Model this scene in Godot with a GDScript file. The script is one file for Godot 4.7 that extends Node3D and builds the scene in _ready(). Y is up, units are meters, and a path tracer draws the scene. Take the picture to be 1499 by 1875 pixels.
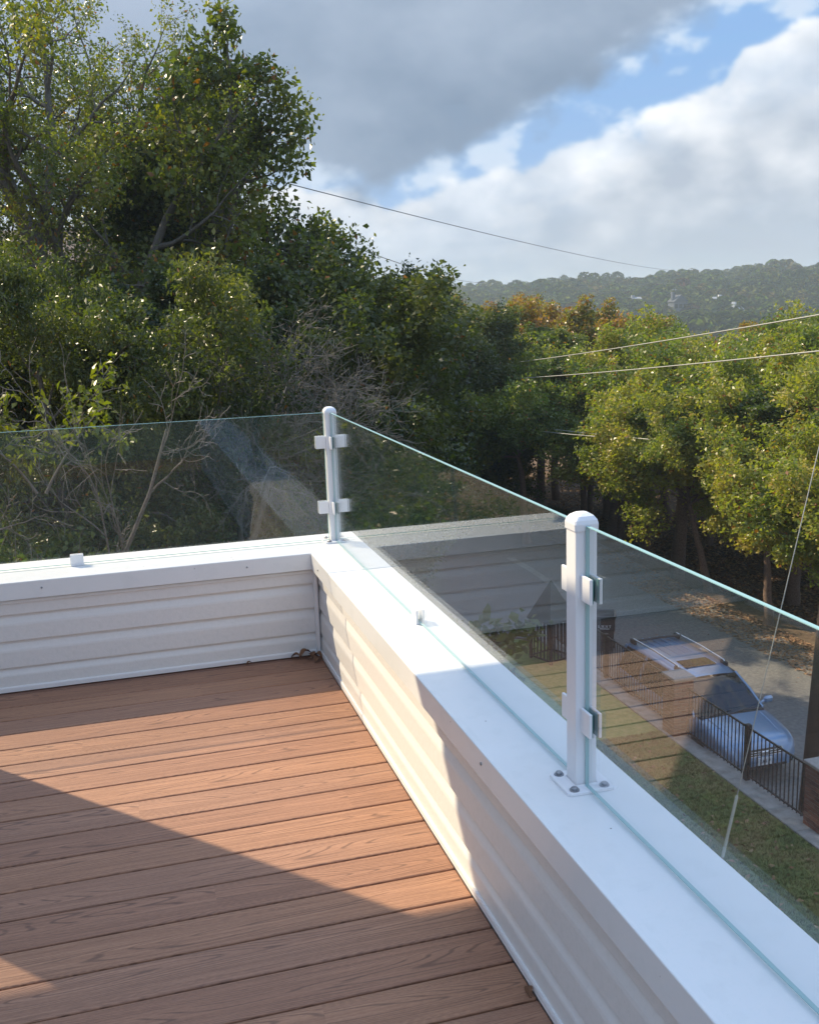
extends Node3D

# ---------------------------------------------------------------- helpers
var M := {}
var names := {}
var rng := RandomNumberGenerator.new()

func numbered(called: String) -> String:
	var k: int = names.get(called, 0)
	names[called] = k + 1
	return called if k == 0 else "%s_%03d" % [called, k]

func tag(o: Node, label: String, category: String, group := "") -> Node:
	o.set_meta("label", label)
	o.set_meta("category", category)
	if group != "":
		o.set_meta("group", group)
	return o

func thing(called: String, label: String, category: String, at := Vector3.ZERO, turn := 0.0, group := "") -> Node3D:
	var o := Node3D.new()
	o.name = numbered(called)
	add_child(o)
	o.position = at
	o.rotation.y = turn
	tag(o, label, category, group)
	return o

func mesh_node(called: String, mesh: Mesh, mat: Material, parent: Node = null) -> MeshInstance3D:
	var o := MeshInstance3D.new()
	o.mesh = mesh
	o.material_override = mat
	o.cast_shadow = GeometryInstance3D.SHADOW_CASTING_SETTING_ON
	if parent == null:
		o.name = numbered(called)
		add_child(o)
	else:
		o.name = called
		parent.add_child(o, true)
	return o

func mb() -> SurfaceTool:
	var st := SurfaceTool.new()
	st.begin(Mesh.PRIMITIVE_TRIANGLES)
	st.set_smooth_group(-1)
	return st

func obj(called: String, st: SurfaceTool, mat: Material, parent: Node = null) -> MeshInstance3D:
	st.generate_normals()
	return mesh_node(called, st.commit(), mat, parent)

func struct(called: String, st: SurfaceTool, mat: Material) -> MeshInstance3D:
	var o := obj(called, st, mat)
	o.set_meta("kind", "structure")
	return o

func dup(src: Node3D, label: String) -> Node3D:
	var c: Node3D = src.duplicate()
	c.name = numbered(String(src.name).rstrip("0123456789").trim_suffix("_"))
	add_child(c)
	c.set_meta("label", label)
	return c

# a quad whose corners run counter-clockwise seen from its outside
func quad(st: SurfaceTool, a: Vector3, b: Vector3, c: Vector3, d: Vector3) -> void:
	for v: Vector3 in [a, c, b, a, d, c]:
		st.add_vertex(v)

func quad_uv(st: SurfaceTool, p: Array, uv: Array) -> void:
	for k: int in [0, 2, 1, 0, 3, 2]:
		st.set_uv(uv[k])
		st.add_vertex(p[k])

func tri(st: SurfaceTool, a: Vector3, b: Vector3, c: Vector3) -> void:
	for v: Vector3 in [a, c, b]:
		st.add_vertex(v)

# box from lo to hi, its edges cut by a bevel
func box(st: SurfaceTool, lo: Vector3, hi: Vector3, bevel := 0.0, xf := Transform3D()) -> void:
	var c := (lo + hi) * 0.5
	var h := (hi - lo) * 0.5
	var b := minf(bevel, minf(h.x, minf(h.y, h.z)) * 0.9)
	var face := [[0, 1, 2], [1, 2, 0], [2, 0, 1]]
	for f: Array in face:
		for s: float in [-1.0, 1.0]:
			var p: Array = []
			for q: Array in [[-1, -1], [1, -1], [1, 1], [-1, 1]]:
				var v := Vector3()
				v[f[0]] = s * h[f[0]]
				v[f[1]] = q[0] * (h[f[1]] - b)
				v[f[2]] = q[1] * (h[f[2]] - b)
				p.append(xf * (c + v))
			if s > 0:
				quad(st, p[0], p[1], p[2], p[3])
			else:
				quad(st, p[3], p[2], p[1], p[0])
	if b <= 0.0:
		return
	for f: Array in face:     # edges along axis f[0]
		for s1: float in [-1.0, 1.0]:
			for s2: float in [-1.0, 1.0]:
				var p: Array = []
				for e: float in [-1.0, 1.0]:
					for w: int in [0, 1]:
						var v := Vector3()
						v[f[0]] = e * (h[f[0]] - b)
						v[f[1]] = s1 * (h[f[1]] - (b if w == 0 else 0.0))
						v[f[2]] = s2 * (h[f[2]] - (0.0 if w == 0 else b))
						p.append(xf * (c + v))
				if s1 * s2 > 0:
					quad(st, p[0], p[1], p[3], p[2])
				else:
					quad(st, p[2], p[3], p[1], p[0])
	for sx: float in [-1.0, 1.0]:
		for sy: float in [-1.0, 1.0]:
			for sz: float in [-1.0, 1.0]:
				var p: Array = []
				for k in 3:
					var v := Vector3(sx * (h.x - b), sy * (h.y - b), sz * (h.z - b))
					v[k] = [sx, sy, sz][k] * h[k]
					p.append(xf * (c + v))
				if sx * sy * sz > 0:
					tri(st, p[0], p[1], p[2])
				else:
					tri(st, p[2], p[1], p[0])

# closed outline (counter-clockwise in the ex, ey plane) pushed along ez
func prism(st: SurfaceTool, poly: PackedVector2Array, o: Vector3, ex: Vector3, ey: Vector3, ez: Vector3) -> void:
	var n := poly.size()
	var flip := ex.cross(ey).dot(ez) < 0.0
	var area := 0.0
	for i in n:
		area += poly[i].cross(poly[(i + 1) % n])
	if area < 0.0:
		flip = not flip
	var P := func(k: int, t: float) -> Vector3: return o + ex * poly[k].x + ey * poly[k].y + ez * t
	for i in n:
		var j := (i + 1) % n
		if flip:
			quad(st, P.call(j, 0.0), P.call(i, 0.0), P.call(i, 1.0), P.call(j, 1.0))
		else:
			quad(st, P.call(i, 0.0), P.call(j, 0.0), P.call(j, 1.0), P.call(i, 1.0))
	var ix := Geometry2D.triangulate_polygon(poly)
	for k in range(0, ix.size(), 3):
		var a: int = ix[k]
		var b: int = ix[k + 1]
		var c: int = ix[k + 2]
		var ccw := (poly[b] - poly[a]).cross(poly[c] - poly[a]) > 0.0
		var up := ex.cross(ey).dot(ez) > 0.0
		if ccw == up:
			tri(st, P.call(a, 1.0), P.call(b, 1.0), P.call(c, 1.0))
			tri(st, P.call(c, 0.0), P.call(b, 0.0), P.call(a, 0.0))
		else:
			tri(st, P.call(c, 1.0), P.call(b, 1.0), P.call(a, 1.0))
			tri(st, P.call(a, 0.0), P.call(b, 0.0), P.call(c, 0.0))

func tube(st: SurfaceTool, pts: Array, radii: Array, sides := 8, caps := true) -> void:
	var rings: Array = []
	var prev_x := Vector3.ZERO
	for i in pts.size():
		var d: Vector3 = (pts[mini(i + 1, pts.size() - 1)] - pts[maxi(i - 1, 0)]).normalized()
		var x := prev_x - d * prev_x.dot(d)
		if x.length() < 0.05:
			x = d.cross(Vector3.RIGHT if absf(d.x) < 0.8 else Vector3.UP)
		x = x.normalized()
		prev_x = x
		var y := d.cross(x)
		var ring: Array = []
		for k in sides:
			var a := TAU * k / sides
			ring.append(pts[i] + (x * cos(a) + y * sin(a)) * radii[i])
		rings.append(ring)
	for i in rings.size() - 1:
		for k in sides:
			var j := (k + 1) % sides
			quad(st, rings[i][k], rings[i][j], rings[i + 1][j], rings[i + 1][k])
	if caps:
		for k in range(1, sides - 1):
			tri(st, rings[0][0], rings[0][k + 1], rings[0][k])
			var l: Array = rings[-1]
			tri(st, l[0], l[k], l[k + 1])

# rings of points, each ring counter-clockwise seen from above, joined upwards
func loft(st: SurfaceTool, rings: Array, close_top := true, close_bottom := true) -> void:
	var n: int = rings[0].size()
	for i in rings.size() - 1:
		for k in n:
			var j := (k + 1) % n
			quad(st, rings[i][j], rings[i][k], rings[i + 1][k], rings[i + 1][j])
	if close_top:
		for k in range(1, n - 1):
			tri(st, rings[-1][0], rings[-1][k + 1], rings[-1][k])
	if close_bottom:
		for k in range(1, n - 1):
			tri(st, rings[0][0], rings[0][k], rings[0][k + 1])

# clockwise rounded square seen from above (x right, z towards us)
func square_ring(c: Vector3, half: float, r: float, seg := 3) -> Array:
	var out: Array = []
	for q in 4:
		var a0 := q * PI / 2
		var cc := Vector3(cos(a0 + PI / 4), 0, sin(a0 + PI / 4)) * (half - r) * sqrt(2.0)
		for s in seg + 1:
			var a := a0 + PI / 2 * s / seg
			out.append(c + cc + Vector3(cos(a), 0, sin(a)) * r)
	return out

func noise(sd: int, freq: float, oct := 4, kind := FastNoiseLite.TYPE_SIMPLEX_SMOOTH) -> FastNoiseLite:
	var n := FastNoiseLite.new()
	n.seed = sd
	n.frequency = freq
	n.noise_type = kind
	n.fractal_octaves = oct
	return n

func mat(c: Color, rough := 0.6, metal := 0.0) -> StandardMaterial3D:   # c is a linear base colour
	var m := StandardMaterial3D.new()
	m.albedo_color = c.linear_to_srgb()
	m.roughness = rough
	m.metallic = metal
	return m

func noise_tex(sd: int, freq: float, ramp: Array, size := 512, oct := 5, normal := false, bump := 4.0) -> NoiseTexture2D:
	var t := NoiseTexture2D.new()
	t.width = size
	t.height = size
	t.seamless = true
	t.noise = noise(sd, freq, oct)
	if normal:
		t.as_normal_map = true
		t.bump_strength = bump
	else:
		var g := Gradient.new()
		var offs := PackedFloat32Array()
		var cols := PackedColorArray()
		for k in ramp.size():
			offs.append(float(k) / (ramp.size() - 1))
			cols.append((ramp[k] as Color).linear_to_srgb())
		g.offsets = offs
		g.colors = cols
		t.color_ramp = g
	return t

# rough natural surface: colour noise with height relief, world triplanar
func rough_mat(sd: int, ramp: Array, metres: float, freq: float, rough := 0.9, relief := 0.0, size := 512) -> StandardMaterial3D:
	var m := StandardMaterial3D.new()
	m.albedo_texture = noise_tex(sd, freq, ramp, size)
	m.roughness = rough
	m.uv1_triplanar = true
	m.uv1_world_triplanar = true
	m.uv1_scale = Vector3.ONE / metres
	if relief > 0.0:
		m.heightmap_enabled = true
		m.heightmap_texture = noise_tex(sd + 7, freq * 1.7, [Color.BLACK, Color.WHITE], size)
		m.heightmap_scale = relief
	return m

# ---------------------------------------------------------------- the land
const LAWN := -7.36
const DRIVE := -8.0

func ss(a: float, b: float, x: float) -> float:
	var t := clampf((x - a) / (b - a), 0.0, 1.0)
	return t * t * (3 - 2 * t)

var land_noise: FastNoiseLite

func land(x: float, z: float) -> float:
	var y := lerpf(-7.42, -8.02, maxf(ss(9.85, 10.05, x), ss(-20.1, -20.5, z)))
	var slope := 8.4 * ss(9.0, -4.0, x) * ss(-9.0, -38.0, z) * (1.0 - ss(40.0, 110.0, -z))
	var bank := 4.9 * ss(4.5, -3.0, x) * ss(-1.5, -6.0, z) * (1.0 - ss(40.0, 110.0, -z))
	y += maxf(slope, bank) + 0.25 * minf(slope, bank)
	y += 3.0 * ss(-3.0, -14.0, x) * (1.0 - ss(60.0, 120.0, -z))
	var far := Vector2(x, z - 4.4).length()
	var az := rad_to_deg(atan2(x + 0.8, 4.4 - z))
	y -= 20.0 * ss(55.0, 230.0, far)
	if far > 150.0:
		var crest := 25.0 + 4.5 * ss(19.0, 33.0, az) + 1.4 * sin(az * 0.55 + 1.0) + 0.9 * sin(az * 1.3)
		y += crest * ss(300.0, 640.0, far)
		y += land_noise.get_noise_2d(x, z) * 5.0 * ss(250.0, 400.0, far)
	if z < -4.0 and x > 17.0 or z < -45.0:
		y += land_noise.get_noise_2d(x * 6.0, z * 6.0) * 0.35
	return y

func lines(lo: float, hi: float, near: float, far: float, step: float, big: float) -> Array:
	var out: Array = []
	var v := lo
	while v < hi:
		out.append(v)
		v += step if v > near and v < far else minf(big, maxf(step, 0.12 * (near - v if v < near else v - far) + step))
	out.append(hi)
	return out

func sheet(called: String, x0: float, x1: float, z0: float, z1: float, y: float, mt: Material, kind := "structure") -> MeshInstance3D:
	var st := mb()
	quad(st, Vector3(x0, y, z1), Vector3(x1, y, z1), Vector3(x1, y, z0), Vector3(x0, y, z0))
	var o := obj(called, st, mt)
	o.set_meta("kind", kind)
	return o

# ---------------------------------------------------------------- sky
var sky_n: FastNoiseLite
var puff_n: FastNoiseLite
const DARK_AZ := [-30.0, 0.0, 7.8, 11.0, 13.6, 16.2, 18.8, 22.3, 24.8, 27.3, 30.3, 32.6, 38.0, 48.0, 70.0]
const DARK_EL := [4.5, 5.6, 6.2, 6.2, 6.2, 6.6, 7.4, 9.0, 10.6, 11.4, 12.7, 13.9, 16.5, 19.0, 21.0]
const TOP_AZ := [-30.0, 0.0, 8.0, 10.9, 13.5, 15.5, 18.5, 20.8, 23.7, 28.5, 30.1, 32.5, 33.5, 35.0, 36.9, 41.0, 48.0, 70.0]
const TOP_EL := [4.0, 5.0, 5.8, 6.0, 5.9, 5.2, 5.8, 6.4, 7.2, 8.2, 8.9, 10.2, 11.4, 11.6, 12.4, 13.5, 11.0, 9.0]

func along(xs: Array, ys: Array, x: float) -> float:
	if x <= xs[0]:
		return ys[0]
	for k in xs.size() - 1:
		if x < xs[k + 1]:
			return lerpf(ys[k], ys[k + 1], (x - xs[k]) / (xs[k + 1] - xs[k]))
	return ys[-1]

func sky_color(az: float, el: float) -> Color:
	var a := deg_to_rad(az)
	var e := deg_to_rad(el)
	var d := Vector3(sin(a) * cos(e), sin(e), -cos(a) * cos(e))
	var n1 := sky_n.get_noise_3d(d.x * 3.2, d.y * 5.5, d.z * 3.2)
	var n2 := puff_n.get_noise_3d(d.x * 9.0, d.y * 13.0, d.z * 9.0)
	var n3 := sky_n.get_noise_3d(d.x * 12.0 + 40.0, d.y * 20.0 + 3.0, d.z * 12.0 + 9.0)
	var air := Color(0.62, 0.73, 0.87).lerp(Color(0.49, 0.665, 0.875), ss(0.0, 14.0, el))
	air = air.lerp(Color(0.36, 0.59, 0.88), ss(14.0, 60.0, el))
	# outside the view: the same broken cloud all round
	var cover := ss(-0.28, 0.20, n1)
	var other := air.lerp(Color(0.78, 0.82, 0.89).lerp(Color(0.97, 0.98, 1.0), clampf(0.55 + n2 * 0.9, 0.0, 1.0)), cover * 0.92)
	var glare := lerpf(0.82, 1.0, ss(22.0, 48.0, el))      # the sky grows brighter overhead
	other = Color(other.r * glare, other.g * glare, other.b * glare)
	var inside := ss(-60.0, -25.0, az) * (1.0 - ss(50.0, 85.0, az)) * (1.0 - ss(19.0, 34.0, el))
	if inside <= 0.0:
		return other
	# the view: a grey bank above, a blue gap, white cumulus below
	var edge := along(DARK_AZ, DARK_EL, az) + n1 * 1.2 + n3 * 2.0
	var dark := ss(-0.9, 1.1, el - edge)
	var top := along(TOP_AZ, TOP_EL, az) + n2 * 1.5 + n3 * 0.5
	var white := ss(0.42, -0.30, el - top) * lerpf(0.82, 1.0, ss(-0.25, 0.2, n1))
	var c := air.lerp(Color(0.80, 0.86, 0.93), 0.16)
	var wisp := ss(0.02, 0.42, n3 + 0.35 * n1 + 0.06) * 0.75
	c = c.lerp(Color(0.85, 0.89, 0.94), wisp)
	var lit := clampf(0.60 - (top - el) * 0.075 + n2 * 0.75 + n3 * 0.35, 0.0, 1.0)
	var cum := Color(0.69, 0.735, 0.795).lerp(Color(0.985, 0.99, 1.0), lit)
	var strat := ss(0.0, 0.5, sky_n.get_noise_3d(d.x * 7.0, d.y * 60.0, d.z * 7.0) + 0.15)
	cum = cum.lerp(Color(0.70, 0.75, 0.81), (1.0 - ss(1.0, 6.0, el)) * (0.45 + 0.4 * strat))
	c = c.lerp(cum, white)
	var bank := Color(0.505, 0.58, 0.672).lerp(Color(0.645, 0.705, 0.785), clampf(0.42 + n1 * 0.8 + n3 * 0.35, 0.0, 1.0))
	bank = bank.lerp(Color(0.74, 0.80, 0.89), ss(11.5, 18.0, el) * ss(17.0, 3.0, az) * 0.85)
	bank = bank.lerp(Color(0.66, 0.715, 0.80), ss(8.0, 2.0, az) * 0.6)
	c = c.lerp(bank, dark)
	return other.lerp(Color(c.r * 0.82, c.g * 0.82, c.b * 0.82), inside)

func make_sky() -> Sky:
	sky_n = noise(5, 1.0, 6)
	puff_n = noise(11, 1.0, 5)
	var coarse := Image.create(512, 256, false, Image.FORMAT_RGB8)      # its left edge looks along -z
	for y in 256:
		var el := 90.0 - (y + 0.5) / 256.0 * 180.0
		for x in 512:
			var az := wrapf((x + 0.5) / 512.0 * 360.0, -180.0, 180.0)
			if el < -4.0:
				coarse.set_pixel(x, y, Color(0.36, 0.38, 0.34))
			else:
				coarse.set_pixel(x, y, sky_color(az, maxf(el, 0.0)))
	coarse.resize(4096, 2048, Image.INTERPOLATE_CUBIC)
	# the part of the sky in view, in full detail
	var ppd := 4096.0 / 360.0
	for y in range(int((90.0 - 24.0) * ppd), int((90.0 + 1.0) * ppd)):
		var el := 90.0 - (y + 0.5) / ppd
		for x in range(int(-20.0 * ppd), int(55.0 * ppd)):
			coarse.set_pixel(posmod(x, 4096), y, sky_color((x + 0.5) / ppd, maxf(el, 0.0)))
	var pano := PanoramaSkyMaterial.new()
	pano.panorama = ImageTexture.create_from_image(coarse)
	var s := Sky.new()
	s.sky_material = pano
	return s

# ---------------------------------------------------------------- wood-grain deck board texture
func deck_textures() -> Array:
	var W := 1536
	var H := 512
	var rows := 4
	var hh := H / rows
	var alb := PackedByteArray()
	alb.resize(W * H * 3)
	var hgt := PackedByteArray()
	hgt.resize(W * H)
	var warp := noise(21, 1.0, 2)
	var fine := noise(22, 1.0, 3)
	var streak := noise(23, 1.0, 3)
	for row in rows:
		for j in hh:
			var v := (j + 0.5) / hh
			var off := row * 17.3
			for i in W:
				var u := float(i) / W * 2.4
				var c0 := 0.5 + 0.16 * sin(TAU * u / 2.4 + row * 1.9)
				var b := sin(TAU * u / 2.4 + row * 2.1) * 2.8 + sin(TAU * 2.0 * u / 2.4 + row) * 1.2
				var w := warp.get_noise_3d(u * 0.9, v * 1.8, off)
				var f := b * 1.2 + 46.0 * (v - c0) * (v - c0) + w * 3.0 + 3.0 * v
				var g := f - floorf(f)
				var brk := fine.get_noise_3d(u * 1.8, v * 9.0, off + 5.0)
				var line := ss(0.19, 0.03, absf(g - 0.5)) * ss(-0.50, 0.02, brk)
				var st := streak.get_noise_3d(u * 1.5, v * 16.0, off + 40.0)
				var sp := fine.get_noise_3d(u * 55.0, v * 26.0, off + 90.0)
				var tone := clampf(0.55 + st * 0.55 + sp * 0.30, 0.0, 1.0)
				var col := Color(0.245, 0.122, 0.073).lerp(Color(0.435, 0.236, 0.143), tone)
				col = col.lerp(Color(0.075, 0.038, 0.027), line * 0.56)
				col = col.linear_to_srgb()
				var at := ((row * hh + j) * W + i)
				alb[at * 3] = int(col.r * 255.0)
				alb[at * 3 + 1] = int(col.g * 255.0)
				alb[at * 3 + 2] = int(col.b * 255.0)
				hgt[at] = int(clampf(0.75 - line * 0.6 + sp * 0.2, 0.0, 1.0) * 255.0)
	return [ImageTexture.create_from_image(Image.create_from_data(W, H, false, Image.FORMAT_RGB8, alb)),
		ImageTexture.create_from_image(Image.create_from_data(W, H, false, Image.FORMAT_L8, hgt))]

# ---------------------------------------------------------------- trees
class Grower:
	var rng := RandomNumberGenerator.new()
	var wv := PackedVector3Array()
	var wn := PackedVector3Array()
	var wi := PackedInt32Array()
	var lv := PackedVector3Array()
	var ln := PackedVector3Array()
	var lc := PackedColorArray()
	var li := PackedInt32Array()
	var P := {}
	var tone: FastNoiseLite

	func rv() -> Vector3:
		return Vector3(rng.randfn(), rng.randfn(), rng.randfn()).normalized()

	func wood(pts: Array, rad: Array, sides: int) -> void:
		var px := Vector3.ZERO
		var base := wv.size()
		for i in pts.size():
			var d: Vector3 = (pts[mini(i + 1, pts.size() - 1)] - pts[maxi(i - 1, 0)]).normalized()
			var x := px - d * px.dot(d)
			if x.length() < 0.05:
				x = d.cross(Vector3.RIGHT if absf(d.x) < 0.8 else Vector3.UP)
			x = x.normalized()
			px = x
			var y := d.cross(x)
			for k in sides:
				var a := TAU * k / sides
				var n := x * cos(a) + y * sin(a)
				wv.append(pts[i] + n * rad[i])
				wn.append(n)
		for i in pts.size() - 1:
			for k in sides:
				var j := (k + 1) % sides
				var a := base + i * sides + k
				var b := base + i * sides + j
				var c := b + sides
				var e := a + sides
				wi.append_array([a, c, b, a, e, c])

	func leaf(p: Vector3, c: Color) -> void:
		var s: float = P.leaf * (0.55 + 0.95 * pow(rng.randf(), 1.3))
		var t := rv()
		t.y -= P.get("hang", 0.15)
		t = t.normalized()
		var n := (rv() + Vector3.UP * 0.5).normalized()
		var side := t.cross(n).normalized()
		n = side.cross(t).normalized()
		var w: float = s * P.get("leaf_w", 0.3)
		var b := lv.size()
		lv.append(p)
		lv.append(p + t * s * 0.55 + side * w + n * s * 0.10)
		lv.append(p + t * s - n * s * 0.12)
		lv.append(p + t * s * 0.55 - side * w + n * s * 0.10)
		for k in 4:
			ln.append(n)
			lc.append(c)
		li.append_array([b, b + 2, b + 1, b, b + 3, b + 2])

	func clump(p: Vector3, count: int, r: float) -> void:
		var pal: Array = P.pal
		var f := clampf(0.5 + 0.9 * tone.get_noise_3dv(p * 1.2), 0.0, 1.0)
		for k in count:
			var g := clampf(f + rng.randfn(0.0, 0.16), 0.0, 0.999) * (pal.size() - 1)
			var c: Color = pal[int(g)].lerp(pal[int(g) + 1], g - int(g))
			if rng.randf() < P.get("turn", 0.012):
				c = P.get("turned", Color(0.30, 0.12, 0.03))
			leaf(p + rv() * r * pow(rng.randf(), 0.5), c)

	func branch(p: Vector3, d: Vector3, length: float, r: float, level: int) -> void:
		var last: int = P.levels
		var segs: int = [7, 6, 5, 4, 3, 3][level]
		var pts := [p]
		var rad := [r]
		var dirs := [d]
		var wob: float = P.get("wob", 0.22) * (0.55 if level == 0 else 1.0)
		var up: float = P.up[level]
		var q := p
		var dd := d
		for k in segs:
			dd = (dd + rv() * wob + Vector3.UP * up).normalized()
			q += dd * length / segs
			pts.append(q)
			dirs.append(dd)
			rad.append(maxf(r * lerpf(1.0, P.get("taper", 0.35), float(k + 1) / segs), P.get("thin", 0.004)))
		if level == 0:
			rad[0] = r * 1.35
		if level <= P.get("wood_levels", 3):
			wood(pts, rad, [9, 6, 5, 4, 3, 3][level])
		if level >= last:
			var per: int = P.n
			for k in range(1, pts.size()):
				clump(pts[k], per, P.clump)
			return
		var count: int = P.kids[level]
		var first: float = P.first if level == 0 else P.get("first1", 0.25)
		var spin := rng.randf() * TAU
		for k in count:
			var t := first + (1.0 - first) * (k + rng.randf() * 0.7) / count
			t = minf(t, 1.0)
			var fi := t * segs
			var i := mini(int(fi), segs - 1)
			var at: Vector3 = pts[i].lerp(pts[i + 1], fi - i)
			var ax: Vector3 = dirs[i + 1]
			spin += 2.4 + rng.randf_range(-0.5, 0.5)
			var sx := ax.cross(Vector3.UP if absf(ax.y) < 0.9 else Vector3.RIGHT).normalized()
			var out := sx.rotated(ax, spin)
			var ang: float = deg_to_rad(P.ang[level] + rng.randf_range(-14, 14))
			if level == 0:
				ang *= lerpf(1.15, 0.6, (t - first) / (1.001 - first))
			var cd := (ax * cos(ang) + out * sin(ang)).normalized()
			var cl: float
			if level == 0:
				var s := (t - first) / (1.001 - first)
				cl = P.reach * lerpf(P.get("low", 0.85), P.get("high", 0.55), s) * (0.75 + 0.5 * sin(PI * s)) * rng.randf_range(0.8, 1.15)
			else:
				cl = length * P.ratio[level] * lerpf(1.1, 0.7, t) * rng.randf_range(0.75, 1.2)
			var cr := maxf(lerpf(r, rad[-1], t) * P.get("rr", 0.55), P.get("thin", 0.004))
			branch(at, cd, cl, cr, level + 1)
		if level > 0 and level < last:
			branch(pts[-1], dirs[-1], length * 0.45, rad[-1], level + 1)

	func make(sd: int, prm: Dictionary) -> Array:
		rng.seed = sd
		P = prm
		tone = FastNoiseLite.new()
		tone.seed = sd
		tone.frequency = 0.35
		for k in P.get("stems", 1):
			var lean: float = P.get("lean", 0.05)
			var d := Vector3(rng.randfn() * lean, 1, rng.randfn() * lean)
			var sp: float = P.get("stem_r", 0.0)
			var a: float = TAU * k / P.get("stems", 1) + rng.randf()
			if P.get("stems", 1) > 1:
				d += Vector3(cos(a), 0, sin(a)) * lean * 3.0
			branch(Vector3(cos(a), 0, sin(a)) * sp - Vector3.UP * 0.3, d.normalized(), P.height * P.get("stem", 0.72) * rng.randf_range(0.85, 1.0), P.r, 0)
		var am := ArrayMesh.new()
		var arr := []
		arr.resize(Mesh.ARRAY_MAX)
		arr[Mesh.ARRAY_VERTEX] = wv
		arr[Mesh.ARRAY_NORMAL] = wn
		arr[Mesh.ARRAY_INDEX] = wi
		am.add_surface_from_arrays(Mesh.PRIMITIVE_TRIANGLES, arr)
		var lm: ArrayMesh = null
		if lv.size() > 0:
			lm = ArrayMesh.new()
			var al := []
			al.resize(Mesh.ARRAY_MAX)
			al[Mesh.ARRAY_VERTEX] = lv
			al[Mesh.ARRAY_NORMAL] = ln
			al[Mesh.ARRAY_COLOR] = lc
			al[Mesh.ARRAY_INDEX] = li
			lm.add_surface_from_arrays(Mesh.PRIMITIVE_TRIANGLES, al)
		return [am, lm]

var kinds := {}

func grow(kind: String, sd: int, prm: Dictionary, bark: Material, leafm: Material) -> void:
	var g := Grower.new()
	var r := g.make(sd, prm)
	kinds[kind] = {"wood": r[0], "leaf": r[1], "bark": bark, "lm": leafm, "h": (r[1] if r[1] else r[0]).get_aabb().end.y}

func tree(called: String, kind: String, x: float, z: float, top: float, turn: float, label: String, category: String, group := "", wide := 1.0, base := -999.0) -> Node3D:
	var k: Dictionary = kinds[kind]
	var y := land(x, z) if base < -900.0 else base
	var s: float = (top - y) / k.h
	var t := thing(called, label, category, Vector3(x, y, z), turn, group)
	var w := mesh_node("trunk", k.wood, k.bark, t)
	w.scale = Vector3(s * wide, s, s * wide)
	if k.leaf:
		var c := mesh_node("crown", k.leaf, k.lm, t)
		c.scale = w.scale
	return t

# ---------------------------------------------------------------- deck, parapets, railing
const CAP := 0.477
const GX := 0.132
const GZ := -0.184
const RAIL := 0.610

func siding_course(yb: float, yt: float) -> PackedVector2Array:
	# x = how far it stands out of the wall, y = height: butt edge, flat face, cove, flat top under the next course
	var p := PackedVector2Array()
	p.append(Vector2(-0.004, yb + 0.012))
	p.append(Vector2(0.001, yb + 0.001))
	p.append(Vector2(0.0125, yb))
	p.append(Vector2(0.0135, yb + 0.002))
	var hgt := yt - yb
	p.append(Vector2(0.0125, yb + hgt * 0.58))
	p.append(Vector2(0.0112, yb + hgt * 0.66))
	p.append(Vector2(0.0070, yb + hgt * 0.78))
	p.append(Vector2(0.0035, yb + hgt * 0.88))
	p.append(Vector2(0.0022, yb + hgt * 1.0))
	p.append(Vector2(0.0020, yb + hgt * 1.06))
	p.append(Vector2(-0.004, yb + hgt * 1.06))
	return p

func parapet(called: String, label: String, o: Vector3, inward: Vector3, run: Vector3, width: float, over: float, start_in: float) -> Node3D:
	# o: foot of the inner face at its start; inward: unit vector to the deck; run: along the wall
	var t := thing(called, label, "parapet wall")
	var dir := run.normalized()
	var core := mb()
	prism(core, PackedVector2Array([Vector2(-0.020, -0.5), Vector2(-0.020, CAP - 0.03), Vector2(-width + 0.03, CAP - 0.03), Vector2(-width + 0.03, -0.5)]), o, inward, Vector3.UP, run)
	obj("wall_core", core, M.siding, t)
	var ys := [0.022, 0.108, 0.2235, 0.3365, 0.45]
	for k in 4:
		var st := mb()
		prism(st, siding_course(ys[k], ys[k + 1]), o - inward * 0.0165, inward, Vector3.UP, run)
		obj("siding_plank", st, M.siding, t)
	var base := mb()
	prism(base, PackedVector2Array([Vector2(-0.03, 0.004), Vector2(0.002, 0.004), Vector2(0.004, 0.006), Vector2(0.0035, 0.022), Vector2(0.0015, 0.027), Vector2(-0.03, 0.028)]), o, inward, Vector3.UP, run)
	obj("base_trim", base, M.trim, t)
	var under := mb()
	prism(under, PackedVector2Array([Vector2(-0.03, 0.384), Vector2(0.001, 0.384), Vector2(0.002, 0.387), Vector2(0.001, 0.3975), Vector2(-0.002, 0.4015), Vector2(-0.03, 0.4015)]), o, inward, Vector3.UP, run)
	obj("under_cap_trim", under, M.siding, t)
	var cap := mb()
	var r := 0.003
	var c := PackedVector2Array([Vector2(over - 0.004, 0.4035), Vector2(over, 0.4035), Vector2(over, CAP - r), Vector2(over - r * 0.3, CAP - r * 0.3), Vector2(over - r, CAP),
		Vector2(-width + r, CAP), Vector2(-width + r * 0.3, CAP - r * 0.3), Vector2(-width, CAP - r), Vector2(-width, CAP - 0.11), Vector2(-width + 0.004, CAP - 0.11), Vector2(-width + 0.004, CAP - 0.012), Vector2(over - 0.004, CAP - 0.012)])
	prism(cap, c, o + dir * start_in, inward, Vector3.UP, run - dir * start_in)
	obj("cap_flashing", cap, M.cap, t)
	return t

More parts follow.
